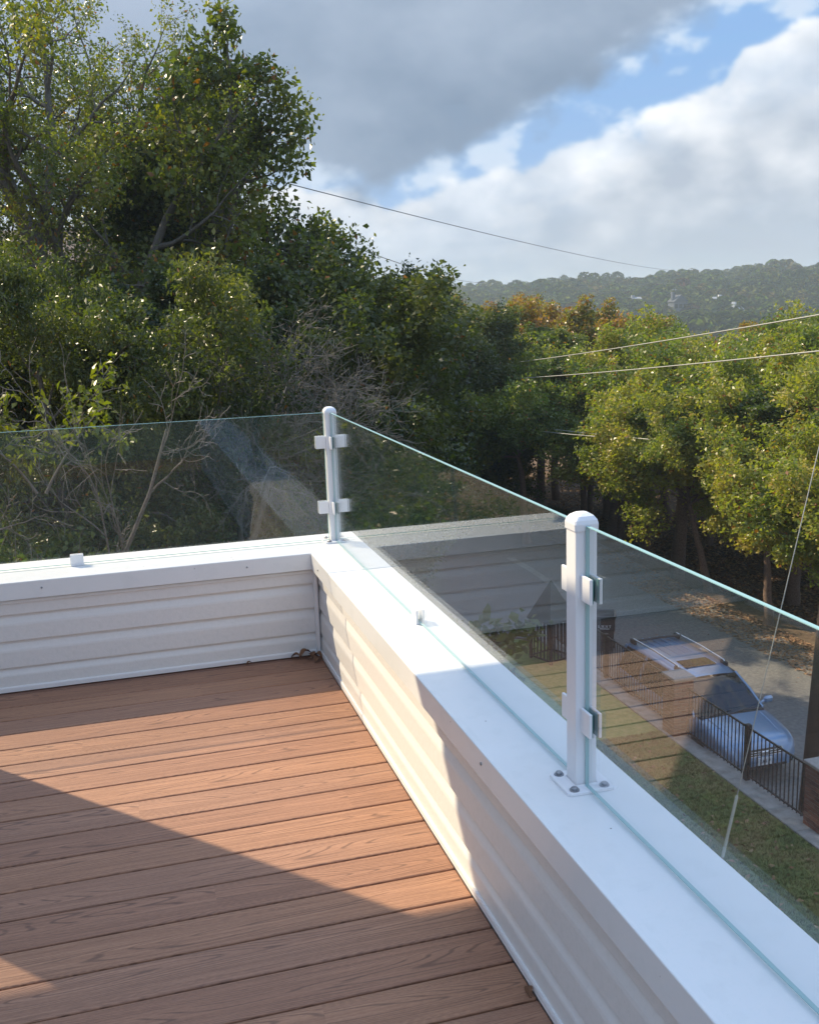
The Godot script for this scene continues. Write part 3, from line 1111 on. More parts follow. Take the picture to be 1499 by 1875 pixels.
func build_cage(at: Vector3, turn: float) -> void:
	var t := thing("iron_gate_tower", "dark slatted iron cage with a tall pyramid top left of the bin", "gate tower", at, turn)
	var w := 0.36
	var h := 1.05
	for a: Array in [[-1, -1], [1, -1], [1, 1], [-1, 1]]:
		var st := mb()
		box(st, Vector3(a[0] * w - 0.035, 0, a[1] * w - 0.035), Vector3(a[0] * w + 0.035, h, a[1] * w + 0.035), 0.004)
		obj("corner_post", st, M.iron, t)
	var top := mb()
	var ring := square_ring(Vector3(0, h, 0), w + 0.07, 0.004, 1)
	loft(top, [ring, square_ring(Vector3(0, h + 0.03, 0), w + 0.07, 0.004, 1), square_ring(Vector3(0, h + 0.98, 0), 0.008, 0.002, 1)])
	obj("pyramid_top", top, M.cage_roof, t)
	for side in 4:
		var b := Basis(Vector3.UP, side * PI / 2)
		for k in 5:
			var st := mb()
			box(st, Vector3(-0.24 + 0.12 * k - 0.011, 0.06, w - 0.011), Vector3(-0.24 + 0.12 * k + 0.011, h, w + 0.011), 0.0, Transform3D(b, Vector3.ZERO))
			obj("bar", st, M.iron, t)
		var r := mb()
		box(r, Vector3(-w + 0.036, 0.05, w - 0.014), Vector3(w - 0.036, 0.09, w + 0.014), 0.0, Transform3D(b, Vector3.ZERO))
		obj("rail", r, M.iron, t)

func wire(called: String, label: String, a: Vector3, b: Vector3, sag: float, r: float, mt: Material, category := "power line") -> MeshInstance3D:
	var pts: Array = []
	var rad: Array = []
	for k in 25:
		var t := k / 24.0
		pts.append(a.lerp(b, t) - Vector3.UP * sag * 4.0 * t * (1.0 - t))
		rad.append(r)
	var st := mb()
	st.set_smooth_group(1)
	tube(st, pts, rad, 6)
	var o := obj(called, st, mt)
	tag(o, label, category)
	return o

func build_yard() -> void:
	sheet("lawn", -14.0, 9.52, -20.1, 8.0, LAWN + 0.01, M.lawn)
	var road := mb()
	quad(road, Vector3(10.02, DRIVE + 0.012, 6.0), Vector3(16.2, DRIVE + 0.012, 6.0), Vector3(16.6, DRIVE + 0.012, -20.0), Vector3(10.02, DRIVE + 0.012, -20.4))
	quad(road, Vector3(5.6, DRIVE + 0.012, -20.5), Vector3(16.6, DRIVE + 0.012, -20.0), Vector3(17.3, DRIVE + 0.012, -34.8), Vector3(5.6, DRIVE + 0.012, -35.2))
	quad(road, Vector3(12.6, DRIVE + 0.012, -35.0), Vector3(17.3, DRIVE + 0.012, -34.8), Vector3(18.3, DRIVE + 0.012, -58.0), Vector3(13.9, DRIVE + 0.012, -58.0))
	var rd := obj("asphalt_drive", road, M.asphalt)
	rd.set_meta("kind", "structure")
	var kerb := mb()
	box(kerb, Vector3(9.52, DRIVE - 0.3, -13.0), Vector3(10.03, LAWN + 0.05, -9.05), 0.012)
	box(kerb, Vector3(9.52, DRIVE - 0.3, -20.4), Vector3(10.03, LAWN + 0.05, -13.004), 0.012)
	box(kerb, Vector3(9.52, DRIVE - 0.3, -9.046), Vector3(10.03, LAWN + 0.05, 6.0), 0.012)
	var kb := obj("concrete_kerb", kerb, M.concrete)
	kb.set_meta("kind", "structure")
	# curved strip of pale concrete where the drive meets the road
	var strip := mb()
	var p0 := Vector3(12.9, DRIVE + 0.020, -30.8)
	for k in 10:
		var a := k / 10.0
		var b := (k + 1) / 10.0
		var f := func(t: float, w: float) -> Vector3: return p0 + Vector3(0.5 * t - 1.4 * t * t - w, 0, 8.8 * t)
		quad(strip, f.call(b, 0.0) , f.call(b, -0.28), f.call(a, -0.28), f.call(a, 0.0))
	var sp := obj("concrete_strip", strip, M.concrete)
	sp.set_meta("kind", "structure")
	fence("black iron fence in front of the car, between the two brick pillars", 9.86, -13.02, -9.32, LAWN + 0.05, 1.06, [-10.95])
	fence("black iron fence running on behind the left brick pillar towards the bin", 9.86, -19.6, -13.56, LAWN + 0.05, 1.06, [-16.6])
	brick_pillar("brick pillar with a pale stone cap left of the parked car", Vector3(9.80, LAWN + 0.05, -13.29), 1.20, 0.44)
	brick_pillar("brick pillar with a grey cap at the right edge, in front of the utility pole", Vector3(10.02, LAWN + 0.05, -9.02), 1.10, 0.44)
	build_car(Vector3(10.80, DRIVE + 0.015, -14.1))
	build_bin(Vector3(11.55, DRIVE + 0.015, -20.1), -0.45)
	build_cage(Vector3(9.25, LAWN + 0.02, -18.4), 0.35)
	# utility pole
	var pole := thing("utility_pole", "tall dark wooden utility pole behind the fence at the right edge", "utility pole", Vector3(10.86, DRIVE - 0.3, -10.5))
	var ps := mb()
	ps.set_smooth_group(1)
	tube(ps, [Vector3.ZERO, Vector3(0.12, 3.5, 0.1), Vector3(0.36, 10.6, 0.3)], [0.175, 0.165, 0.135], 20)
	obj("shaft", ps, M.pole, pole)
	var ptop := Vector3(11.18, 1.0, -10.22)
	wire("power_line", "upper thin wire crossing the sky from the oaks down to the far hill", Vector3(0.8, 5.9, -25.8), Vector3(80.4, 4.95, -134.9), 0.5, 0.019, M.cable)
	wire("power_line", "lower thin wire in the sky beside the left trees", Vector3(5.0, 4.25, -29.6), Vector3(55.0, 4.2, -146.0), 0.6, 0.022, M.cable)
	wire("power_line", "upper pale wire crossing in front of the right-hand woods", Vector3(15.4, -1.0, -35.5), ptop + Vector3(0, 0.22, 0), 0.05, 0.014, M.cable_pale)
	wire("power_line", "second pale wire crossing the right-hand woods, below the first", Vector3(14.9, -1.67, -35.6), ptop + Vector3(0, -0.42, 0), 0.06, 0.014, M.cable_pale)
	wire("power_line", "pale wire low among the trunks, upper of the close pair", Vector3(14.4, -3.40, -35.9), Vector3(14.75, -2.76, -23.5), 0.05, 0.013, M.cable_pale)
	wire("power_line", "pale wire low among the trunks, lower of the close pair", Vector3(14.4, -3.54, -35.9), Vector3(13.8, -2.80, -25.2), 0.05, 0.013, M.cable_pale)
	var guy := thing("guy_wire", "slanting guy wire with a pale plastic guard rising from the lawn", "guy wire")
	var a := Vector3(7.92, LAWN, -8.74)
	var b := Vector3(11.2, 2.0, -10.2)
	var gs := mb()
	tube(gs, [a, b], [0.008, 0.008], 6)
	obj("cable", gs, M.cable_pale, guy)
	var gg := mb()
	var d := (b - a).normalized()
	tube(gg, [a + d * 0.05, a + d * 1.02, a + d * 1.06], [0.026, 0.026, 0.018], 10)
	obj("guard", gg, M.guard, guy)

# ---------------------------------------------------------------- vegetation
func build_land() -> void:
	var xs := lines(-900.0, 1000.0, -30.0, 40.0, 1.6, 24.0)
	var zs := lines(-1500.0, 60.0, -60.0, 12.0, 1.6, 24.0)
	var nx := xs.size()
	var vs := PackedVector3Array()
	var ix := PackedInt32Array()
	for z: float in zs:
		for x: float in xs:
			vs.append(Vector3(x, land(x, z), z))
	for j in zs.size() - 1:
		for i in nx - 1:
			var a := j * nx + i
			ix.append_array([a, a + 1, a + nx + 1, a, a + nx + 1, a + nx])
	var st := SurfaceTool.new()
	st.begin(Mesh.PRIMITIVE_TRIANGLES)
	for v in vs:
		st.add_vertex(v)
	for i in ix:
		st.add_index(i)
	st.generate_normals()
	var o := mesh_node("ground", st.commit(), M.soil)
	o.set_meta("kind", "structure")

func tufts(called: String, x0: float, x1: float, z0: float, z1: float, count: int, hgt: float, pal: Array, lift: Callable, label: String, category: String) -> void:
	var st := SurfaceTool.new()
	st.begin(Mesh.PRIMITIVE_TRIANGLES)
	var r := RandomNumberGenerator.new()
	r.seed = count + 3
	for k in 5:
		var a := r.randf() * TAU
		var o := Vector3(r.randfn(), 0, r.randfn()) * hgt * 0.35
		var s := Vector3(cos(a), 0, sin(a)) * hgt * 0.085
		var tip := o + Vector3(r.randfn() * 0.35, r.randf_range(0.6, 1.1), r.randfn() * 0.35) * hgt
		st.set_normal(Vector3(-s.z, 0.6, s.x).normalized())
		for v: Vector3 in [o - s, o + s, tip]:
			st.add_vertex(v)
	var mm := MultiMesh.new()
	mm.transform_format = MultiMesh.TRANSFORM_3D
	mm.use_colors = true
	mm.mesh = st.commit()
	mm.instance_count = count
	var patch := noise(count, 0.5, 3)
	for k in count:
		var x := r.randf_range(x0, x1)
		var z := r.randf_range(z0, z1)
		var y: float = lift.call(x, z)
		var g := clampf(0.5 + patch.get_noise_2d(x, z) * 1.1 + r.randfn(0, 0.2), 0.0, 0.999) * (pal.size() - 1)
		mm.set_instance_transform(k, Transform3D(Basis(Vector3.UP, r.randf() * TAU).scaled(Vector3.ONE * r.randf_range(0.6, 1.3)), Vector3(x, y, z)))
		mm.set_instance_color(k, pal[int(g)].lerp(pal[int(g) + 1], g - int(g)))
	var o := MultiMeshInstance3D.new()
	o.name = numbered(called)
	o.multimesh = mm
	o.material_override = M.blade
	add_child(o)
	o.set_meta("kind", "stuff")
	tag(o, label, category)

func litter(called: String, spots: Array, count: int, size: float, label: String) -> void:
	var st := SurfaceTool.new()
	st.begin(Mesh.PRIMITIVE_TRIANGLES)
	st.set_normal(Vector3(0, 1, 0))
	var p := [Vector3(-0.5, 0.02, 0), Vector3(0.05, 0.16, 0.26), Vector3(0.5, 0.05, 0), Vector3(0.05, 0.20, -0.26)]
	for k: int in [0, 2, 1, 0, 3, 2]:
		st.add_vertex(p[k] * size)
	var mm := MultiMesh.new()
	mm.transform_format = MultiMesh.TRANSFORM_3D
	mm.use_colors = true
	mm.mesh = st.commit()
	mm.instance_count = count
	var r := RandomNumberGenerator.new()
	r.seed = count
	var pal := [Color(0.16, 0.075, 0.038), Color(0.26, 0.125, 0.06), Color(0.36, 0.20, 0.095), Color(0.44, 0.30, 0.16)]
	for k in count:
		var s: Array = spots[r.randi() % spots.size()]
		var x := r.randf_range(s[0], s[1])
		var z := r.randf_range(s[2], s[3])
		var b := Basis.from_euler(Vector3(r.randfn() * 0.35, r.randf() * TAU, r.randfn() * 0.35)).scaled(Vector3.ONE * r.randf_range(0.6, 1.4))
		var y := land(x, z) + 0.015
		if x < 9.5:
			y = LAWN + 0.03
		mm.set_instance_transform(k, Transform3D(b, Vector3(x, y, z)))
		mm.set_instance_color(k, pal[r.randi() % 4].lerp(pal[r.randi() % 4], 0.5))
	var o := MultiMeshInstance3D.new()
	o.name = numbered(called)
	o.multimesh = mm
	o.material_override = M.litter
	add_child(o)
	o.set_meta("kind", "stuff")
	tag(o, label, "fallen leaves")

func build_far_hill() -> void:
	# crowns of the wood on the far hill: lumps of leafy faces, scattered as one mass
	var meshes: Array = []
	for v in 3:
		var g := RandomNumberGenerator.new()
		g.seed = 70 + v
		var st := SurfaceTool.new()
		st.begin(Mesh.PRIMITIVE_TRIANGLES)
		var lumps: Array = []
		for k in 7:
			lumps.append([Vector3(g.randfn() * 0.32, 0.62 + g.randfn() * 0.16, g.randfn() * 0.32), g.randf_range(0.22, 0.40)])
		for k in 620:
			var l: Array = lumps[k % 7]
			var n := Vector3(g.randfn(), g.randfn() + 0.35, g.randfn()).normalized()
			var c: Vector3 = l[0] + n * l[1] * g.randf_range(0.8, 1.05)
			c.y = maxf(c.y, 0.05)
			var t := n.cross(Vector3(g.randfn(), g.randfn(), g.randfn())).normalized() * 0.085
			var b := n.cross(t) * 0.9
			st.set_normal((n + Vector3(g.randfn(), g.randfn(), g.randfn()) * 0.25).normalized())
			for w: Vector3 in [c - t - b, c + t - b * 0.6, c + b * 1.2 + n * 0.02]:
				st.add_vertex(w)
		meshes.append(st.commit())
	var pal := [Color(0.205, 0.315, 0.070), Color(0.260, 0.370, 0.076), Color(0.350, 0.400, 0.095), Color(0.135, 0.220, 0.068), Color(0.40, 0.33, 0.10), Color(0.300, 0.390, 0.085)]
	var r := RandomNumberGenerator.new()
	r.seed = 9
	for v in 3:
		var mm := MultiMesh.new()
		mm.transform_format = MultiMesh.TRANSFORM_3D
		mm.use_colors = true
		mm.mesh = meshes[v]
		var xf: Array = []
		var cols: Array = []
		for k in 3300:
			var az := deg_to_rad(r.randf_range(6.0, 46.0))
			var far := r.randf_range(290.0, 860.0)
			var x := sin(az) * far - 0.8
			var z := 4.4 - cos(az) * far
			if Vector2(x - 205.0, (z + 545.0) * 0.4).length() < 9.0:
				continue
			var s := r.randf_range(5.5, 10.5) * (0.75 + 0.5 * r.randf())
			xf.append(Transform3D(Basis(Vector3.UP, r.randf() * TAU).scaled(Vector3(s * 1.15, s * r.randf_range(0.8, 1.1), s * 1.15)), Vector3(x, land(x, z) - 0.5, z)))
			var c: Color = pal[r.randi() % pal.size()]
			if r.randf() < 0.035:
				c = [Color(0.17, 0.065, 0.03), Color(0.15, 0.085, 0.03)][r.randi() % 2]
			cols.append(c * r.randf_range(0.8, 1.2))
		mm.instance_count = xf.size()
		for k in xf.size():
			mm.set_instance_transform(k, xf[k])
			mm.set_instance_color(k, cols[k])
		var o := MultiMeshInstance3D.new()
		o.name = numbered("far_wood")
		o.multimesh = mm
		o.material_override = M.far_leaf
		add_child(o)
		o.set_meta("kind", "stuff")
		tag(o, "hazy wooded hillside on the horizon across the valley", "woods", "woods on the far hill")
	# houses standing among those trees
	var hs := [
		["long grey roofed house high on the far hill, left of the dark one", 242.0, -455.0, 26.0, 8.0, 4.5, 0.25, M.far_wall_grey, M.far_roof_grey, false],
		["dark far house with a tall chimney in the middle of the hillside", 243.0, -409.0, 13.0, 9.0, 6.5, 0.6, M.far_wall_dark, M.far_roof_dark, true],
		["small far white house with a flat pale roof on the hillside", 268.0, -417.0, 9.0, 7.0, 4.5, 0.4, M.far_wall, M.far_roof_grey, false],
		["white gabled far house at the right of the hillside", 259.0, -387.0, 10.0, 9.0, 4.5, -0.5, M.far_wall, M.far_roof_pale, true],
		["brown roofed far house near the hilltop", 332.0, -519.0, 18.0, 9.0, 4.5, 0.3, M.far_wall_dark, M.far_roof_brown, false],
		["low pale far house half hidden at the left end of the hill", 201.0, -470.0, 9.0, 6.0, 3.5, 0.2, M.far_wall, M.far_roof_grey, false],
		["grey far house with wide windows just above the dark one", 272.0, -462.0, 15.0, 8.0, 5.5, 0.5, M.far_wall_grey, M.far_roof_dark, false]]
	for h: Array in hs:
		var x: float = h[1]
		var z: float = h[2]
		var y := land(x, z)
		var toward := Vector3(-0.8 - x, 0, 4.4 - z).normalized()
		x += toward.x * 16.0
		z += toward.z * 16.0
		var t := thing("far_house", h[0], "house", Vector3(x, y + 5.2, z), atan2(toward.x, toward.z) + h[6], "houses on the far hill")
		var w: float = h[3] * 0.25
		var d: float = h[4] * 0.25
		var e: float = h[5] * 0.6
		var wl := mb()
		box(wl, Vector3(-w, -9.0, -d), Vector3(w, e, d))
		obj("wall", wl, h[7], t)
		var rf := mb()
		var rise := d * (1.25 if h[9] else 0.5)
		if h[9]:
			prism(rf, PackedVector2Array([Vector2(-w - 0.4, e + 0.02), Vector2(w + 0.4, e + 0.02), Vector2(0, e + w * 0.9)]), Vector3(0, 0, -d - 0.4), Vector3.RIGHT, Vector3.UP, Vector3(0, 0, d * 2.0 + 0.8))
		else:
			prism(rf, PackedVector2Array([Vector2(-d - 0.5, e + 0.02), Vector2(d + 0.5, e + 0.02), Vector2(0, e + rise)]), Vector3(-w - 0.5, 0, 0), Vector3(0, 0, 1), Vector3.UP, Vector3(w * 2.0 + 1.0, 0, 0))
		var roof := obj("roof", rf, h[8], t)
		var ch := mb()
		var cx := w * 0.5 if not h[9] else -w * 0.75
		box(ch, Vector3(cx - 0.7, e, -0.7), Vector3(cx + 0.7, e + rise + (1.4 if h[9] else 0.8), 0.7), 0.05)
		obj("chimney", ch, h[7], roof)
		var n := int(h[3] / 3.5)
		for k in n:
			var wx: float = -w + 2.0 * w * (k + 0.5) / n
			var wd := mb()
			box(wd, Vector3(wx - 0.8, e * 0.3, d - 0.02), Vector3(wx + 0.8, e * 0.75, d + 0.06))
			obj("window", wd, M.dark_glass, t)
	var cl := mb()
	var cy := land(205.0, -545.0)
	for k in 5:
		var q := Vector3(199.0 + k * 2.6, cy - 3.0, -545.0 + sin(k * 2.0) * 2.0)
		tri(cl, q + Vector3(-3.5, 0, 3), q + Vector3(3.5, -3.0, 4), q + Vector3(0.4, 8.5 + sin(k * 1.7) * 2.0, -3))
	var o := obj("bare_bank", cl, M.bare_bank)
	tag(o, "small pale bank of bare earth at the left end of the far hill", "earth bank")

func build_trees() -> void:
	var leaf: Material = M.leaf
	var dk := [Color(0.046, 0.064, 0.032), Color(0.080, 0.104, 0.046), Color(0.125, 0.146, 0.056), Color(0.190, 0.190, 0.062)]
	var md := [Color(0.062, 0.090, 0.030), Color(0.110, 0.145, 0.040), Color(0.170, 0.195, 0.050), Color(0.245, 0.235, 0.060)]
	var ok := [Color(0.075, 0.100, 0.030), Color(0.140, 0.170, 0.042), Color(0.220, 0.230, 0.052), Color(0.320, 0.275, 0.062)]
	var gm := [Color(0.058, 0.078, 0.036), Color(0.096, 0.118, 0.048), Color(0.145, 0.162, 0.058), Color(0.205, 0.200, 0.066)]
	var wd := [Color(0.092, 0.127, 0.040), Color(0.165, 0.212, 0.054), Color(0.254, 0.283, 0.068), Color(0.366, 0.342, 0.083)]
	var yl := [Color(0.165, 0.212, 0.057), Color(0.271, 0.295, 0.068), Color(0.389, 0.366, 0.083), Color(0.472, 0.360, 0.100)]
	var og := [Color(0.200, 0.200, 0.058), Color(0.320, 0.240, 0.070), Color(0.400, 0.220, 0.080), Color(0.42, 0.180, 0.085)]
	grow("oak_big", 3, {height = 15.0, r = 0.40, stem = 0.62, levels = 4, kids = [10, 5, 4, 3], ang = [60, 48, 46, 48], ratio = [0, 0.55, 0.55, 0.5], first = 0.30, reach = 4.6, low = 1.0, high = 0.85, up = [0.05, 0.05, 0.02, 0.0, 0.0], n = 13, leaf = 0.092, clump = 0.32, pal = ok, wob = 0.28, rr = 0.66, turn = 0.03, stems = 1, wood_levels = 4}, M.bark, leaf)
	grow("oak_tall", 8, {height = 13.0, r = 0.26, stem = 0.74, levels = 4, kids = [9, 4, 4, 3], ang = [48, 44, 46, 48], ratio = [0, 0.55, 0.55, 0.5], first = 0.30, reach = 2.1, low = 0.95, high = 0.85, up = [0.03, 0.06, 0.02, 0.0, 0.0], n = 6, leaf = 0.13, clump = 0.30, pal = ok, wob = 0.28, rr = 0.64, turn = 0.03, stems = 2, lean = 0.035, stem_r = 0.35, wood_levels = 4}, M.bark, leaf)
	grow("oak_droop", 14, {height = 9.0, r = 0.17, stem = 0.62, levels = 4, kids = [9, 6, 5, 4], ang = [66, 48, 46, 50], ratio = [0, 0.5, 0.5, 0.5], first = 0.30, reach = 1.9, low = 1.0, high = 0.85, up = [0.05, -0.02, -0.09, -0.12, -0.1], n = 9, leaf = 0.075, clump = 0.30, pal = dk, wob = 0.24, turn = 0.02, hang = 0.4}, M.bark, leaf)
	grow("wood_oak", 21, {height = 8.6, r = 0.20, stem = 0.66, levels = 4, kids = [11, 6, 5, 3], ang = [64, 46, 44, 50], ratio = [0, 0.5, 0.5, 0.52], first = 0.84, reach = 3.2, low = 0.85, high = 0.7, up = [0.02, 0.05, 0.02, 0.0, 0.0], n = 11, leaf = 0.13, clump = 0.34, pal = wd, wob = 0.22, turn = 0.02}, M.bark_red, leaf)
	grow("wood_oak_yellow", 27, {height = 8.6, r = 0.19, stem = 0.64, levels = 4, kids = [11, 6, 5, 3], ang = [66, 48, 44, 50], ratio = [0, 0.5, 0.52, 0.52], first = 0.82, reach = 3.4, low = 0.88, high = 0.7, up = [0.02, 0.04, 0.0, -0.02, 0.0], n = 11, leaf = 0.135, clump = 0.35, pal = yl, wob = 0.24, turn = 0.03}, M.bark_red, leaf)
	grow("wood_oak_rust", 33, {height = 8.6, r = 0.17, stem = 0.66, levels = 4, kids = [10, 5, 5, 3], ang = [56, 46, 44, 50], ratio = [0, 0.5, 0.52, 0.52], first = 0.82, reach = 3.0, low = 0.8, high = 0.7, up = [0.02, 0.06, 0.03, 0.0, 0.0], n = 11, leaf = 0.14, clump = 0.33, pal = og, wob = 0.22, turn = 0.1}, M.bark_red, leaf)
	grow("thicket", 41, {height = 12.0, r = 0.12, stem = 0.78, levels = 4, kids = [12, 5, 5, 3], ang = [62, 46, 46, 50], ratio = [0, 0.5, 0.5, 0.52], first = 0.08, reach = 2.5, low = 1.15, high = 0.5, up = [0.03, 0.04, 0.04, 0.03, 0.02], n = 11, leaf = 0.115, clump = 0.30, pal = dk, wob = 0.24, turn = 0.012, stems = 2, lean = 0.08, stem_r = 0.4}, M.bark, leaf)
	grow("cedar_elm", 47, {height = 10.6, r = 0.11, stem = 0.8, levels = 4, kids = [12, 5, 4, 3], ang = [56, 44, 44, 46], ratio = [0, 0.52, 0.55, 0.55], first = 0.10, reach = 2.5, low = 1.1, high = 0.6, up = [0.03, 0.08, 0.07, 0.05, 0.04], n = 11, leaf = 0.10, clump = 0.27, pal = gm, wob = 0.2, turn = 0.01, stems = 2, lean = 0.1, stem_r = 0.4}, M.bark, leaf)
	grow("feather", 53, {height = 6.0, r = 0.09, stem = 0.75, levels = 4, kids = [9, 5, 5, 4], ang = [60, 44, 42, 44], ratio = [0, 0.55, 0.55, 0.5], first = 0.3, reach = 2.3, low = 0.9, high = 0.7, up = [0.03, 0.0, -0.04, -0.08, -0.1], n = 10, leaf = 0.075, leaf_w = 0.16, clump = 0.20, pal = gm, wob = 0.24, turn = 0.008, hang = 0.7}, M.bark, leaf)
	grow("shrub", 61, {height = 1.6, r = 0.025, stem = 0.8, levels = 3, kids = [8, 5, 4], ang = [50, 46, 46], ratio = [0, 0.55, 0.55], first = 0.1, reach = 0.85, low = 1.0, high = 0.6, up = [0.02, 0.05, 0.0, 0.0], n = 7, leaf = 0.085, clump = 0.13, pal = md, wob = 0.25, turn = 0.02, stems = 4, lean = 0.18, stem_r = 0.12}, M.bark, leaf)
	grow("bare_bush", 67, {height = 8.4, r = 0.10, stem = 0.86, levels = 4, kids = [10, 6, 5, 4], ang = [80, 56, 52, 50], ratio = [0, 0.62, 0.58, 0.58], first = 0.74, reach = 2.0, low = 1.1, high = 0.8, up = [0.0, -0.02, -0.03, -0.03, -0.03, 0.0], n = 0, leaf = 0.1, clump = 0.1, pal = md, wob = 0.36, rr = 0.6, stems = 2, lean = 0.04, stem_r = 0.25, thin = 0.005, wood_levels = 4}, M.bark_grey, leaf)
	grow("bare_tree", 74, {height = 4.6, r = 0.045, stem = 0.9, levels = 4, kids = [5, 4, 3, 2], ang = [34, 40, 46, 50], ratio = [0, 0.6, 0.55, 0.5], first = 0.45, reach = 1.2, low = 1.1, high = 0.6, up = [0.02, 0.06, 0.0, 0.0, 0.0], n = 0, leaf = 0.1, clump = 0.1, pal = md, wob = 0.3, rr = 0.6, stems = 2, lean = 0.14, stem_r = 0.08, thin = 0.0035, wood_levels = 4}, M.bark_grey, leaf)
	grow("sprig", 79, {height = 1.5, r = 0.014, stem = 0.8, levels = 2, kids = [6, 4], ang = [55, 40], ratio = [0, 0.5], first = 0.3, reach = 0.75, low = 1.0, high = 0.7, up = [0.02, 0.0, -0.03], n = 3, leaf = 0.085, leaf_w = 0.24, clump = 0.09, pal = [Color(0.09, 0.12, 0.02), Color(0.17, 0.19, 0.03), Color(0.24, 0.23, 0.04)], wob = 0.25, turn = 0.0, stems = 2, lean = 0.2, stem_r = 0.05, hang = 0.5}, M.bark_grey, leaf)

	# the tall oaks on the slope at the left
	tree("oak_tree", "oak_big", -1.1, -21.4, 11.6, 0.4, "tallest oak at the left edge with thick forking grey trunks", "tree", "", 0.95)
	tree("oak_tree", "oak_big", -1.0, -26.5, 10.6, 3.4, "broad oak close behind the tallest one, over the house chimney", "tree", "", 0.95)
	tree("oak_tree", "oak_tall", 1.3, -22.8, 9.0, 2.1, "slender twin trunked oak leaning right of the house roof", "tree", "", 0.95)
	tree("oak_tree", "oak_droop", 2.6, -24.6, 7.0, 1.0, "round drooping oak standing rightmost above the hedge trees, against the sky", "tree", "", 1.0)
	tree("oak_tree", "oak_big", -6.5, -25.0, 11.0, 4.0, "oak cut off by the left edge behind the tallest one", "tree")
	# thicket in front of them, row by row
	var row := [
		["cedar_elm", -1.2, -14.2, 2.5, "leafy elm filling the left edge below the tallest oak"], ["thicket", 0.7, -15.2, 2.6, "dark dense tree left of centre under the house roof"],
		["cedar_elm", 2.2, -18.4, 3.0, "leafy elm right of the house roof, below the slender oak"], ["thicket", 3.4, -21.4, 2.9, "dark thicket tree below the round drooping oak"],
		["cedar_elm", 5.1, -31.2, 3.1, "spiky topped elm just right of the round drooping oak"], ["cedar_elm", 6.5, -33.9, 3.3, "spiky topped elm above the corner post"],
		["thicket", 7.9, -36.0, 3.2, "dense tree on the skyline right of the corner post"], ["cedar_elm", 9.1, -36.6, 3.4, "tallest spiky elm of the skyline above the right glass"],
		["thicket", 10.4, -37.2, 2.7, "dense tree on the skyline left of the far hill"], ["cedar_elm", 11.6, -37.6, 2.1, "spiky elm on the skyline where the far hill begins"],
		["thicket", 12.8, -38.2, 1.1, "dense tree sloping down in front of the far hill"], ["cedar_elm", 14.2, -40.0, 0.7, "yellow green elm between the left thicket and the far woods"],
		["thicket", 5.6, -30.4, -0.6, "lower dark tree behind the dead branches"], ["thicket", 7.2, -35.6, -0.2, "lower dark tree at the foot of the skyline trees, right of the post"], ["thicket", 9.6, -36.2, -0.4, "lower dark tree over the far side of the drive"], ["thicket", 11.8, -36.6, -1.0, "lower dark tree at the head of the drive"], ["thicket", 4.6, -27.4, 0.2, "dark tree behind the tangle of bare branches"],
		["thicket", 2.0, -14.6, 0.7, "dark tree in front of the tangle of bare branches"], ["thicket", -0.6, -12.0, 0.4, "dark tree behind the left bare sapling"], ["thicket", -2.9, -13.0, 1.8, "dark tree half cut off by the left edge"],
		["thicket", 0.9, -11.4, -1.6, "low dark tree filling the left glass"], ["thicket", 2.4, -12.6, -2.0, "low dark tree seen through the left glass beside the corner post"], ["cedar_elm", -1.4, -10.6, -1.4, "low leafy elm at the left end of the left glass"], ["thicket", 8.6, -37.6, 0.8, "dark tree filling in behind the skyline elms"], ["thicket", 13.4, -38.0, -0.6, "dark tree behind the bend of the drive"]]
	for k in row.size():
		var t: Array = row[k]
		tree("thicket_tree", t[0], t[1], t[2], t[3], k * 1.7, t[4], "tree", "trees of the thicket beyond the left glass", 1.1)
	tree("feathery_tree", "feather", -1.5, -10.9, 2.7, 0.6, "feathery pale green drooping tree at the left edge under the big oak", "tree", "", 1.0)
	tree("feathery_tree", "feather", 0.1, -11.8, 2.4, 2.6, "feathery drooping tree in front of the house roof", "tree", "", 1.0)
	# leafless growth
	tree("bare_bush", "bare_bush", 0.45, -10.4, 1.8, 0.3, "large tangle of bare grey branches behind the left glass", "bush", "", 1.0)
	tree("bare_bush", "bare_bush", 2.9, -13.4, 1.0, 2.2, "smaller bare grey bush right of the corner post", "bush", "", 1.0)
	tree("bare_tree", "bare_tree", -2.0, -5.9, 2.3, 0.0, "bare forked grey sapling rising behind the left end of the left glass", "tree", "", 0.62)
	tree("leafy_sprig", "sprig", -1.55, -6.2, 1.25, 0.0, "sprig with bright yellow green leaves by the bare sapling", "shrub", "", 1.0, 0.1)
	var us := [[-1.6, -7.4, -1.15, "low green shrub at the lower left corner of the left glass"], [-0.9, -8.0, -1.35, "low green shrub just right of the lower left corner of the glass"], [0.2, -8.8, -1.6, "low shrub under the middle of the left glass"], [1.2, -9.6, -1.8, "low shrub below the tangle of bare branches"], [-2.0, -8.8, -0.9, "shrub at the left edge behind the glass"]]
	for k in us.size():
		tree("shrub", "shrub", us[k][0], us[k][1], us[k][2], k * 2.0, us[k][3], "shrub", "low shrubs behind the left glass", 1.2)
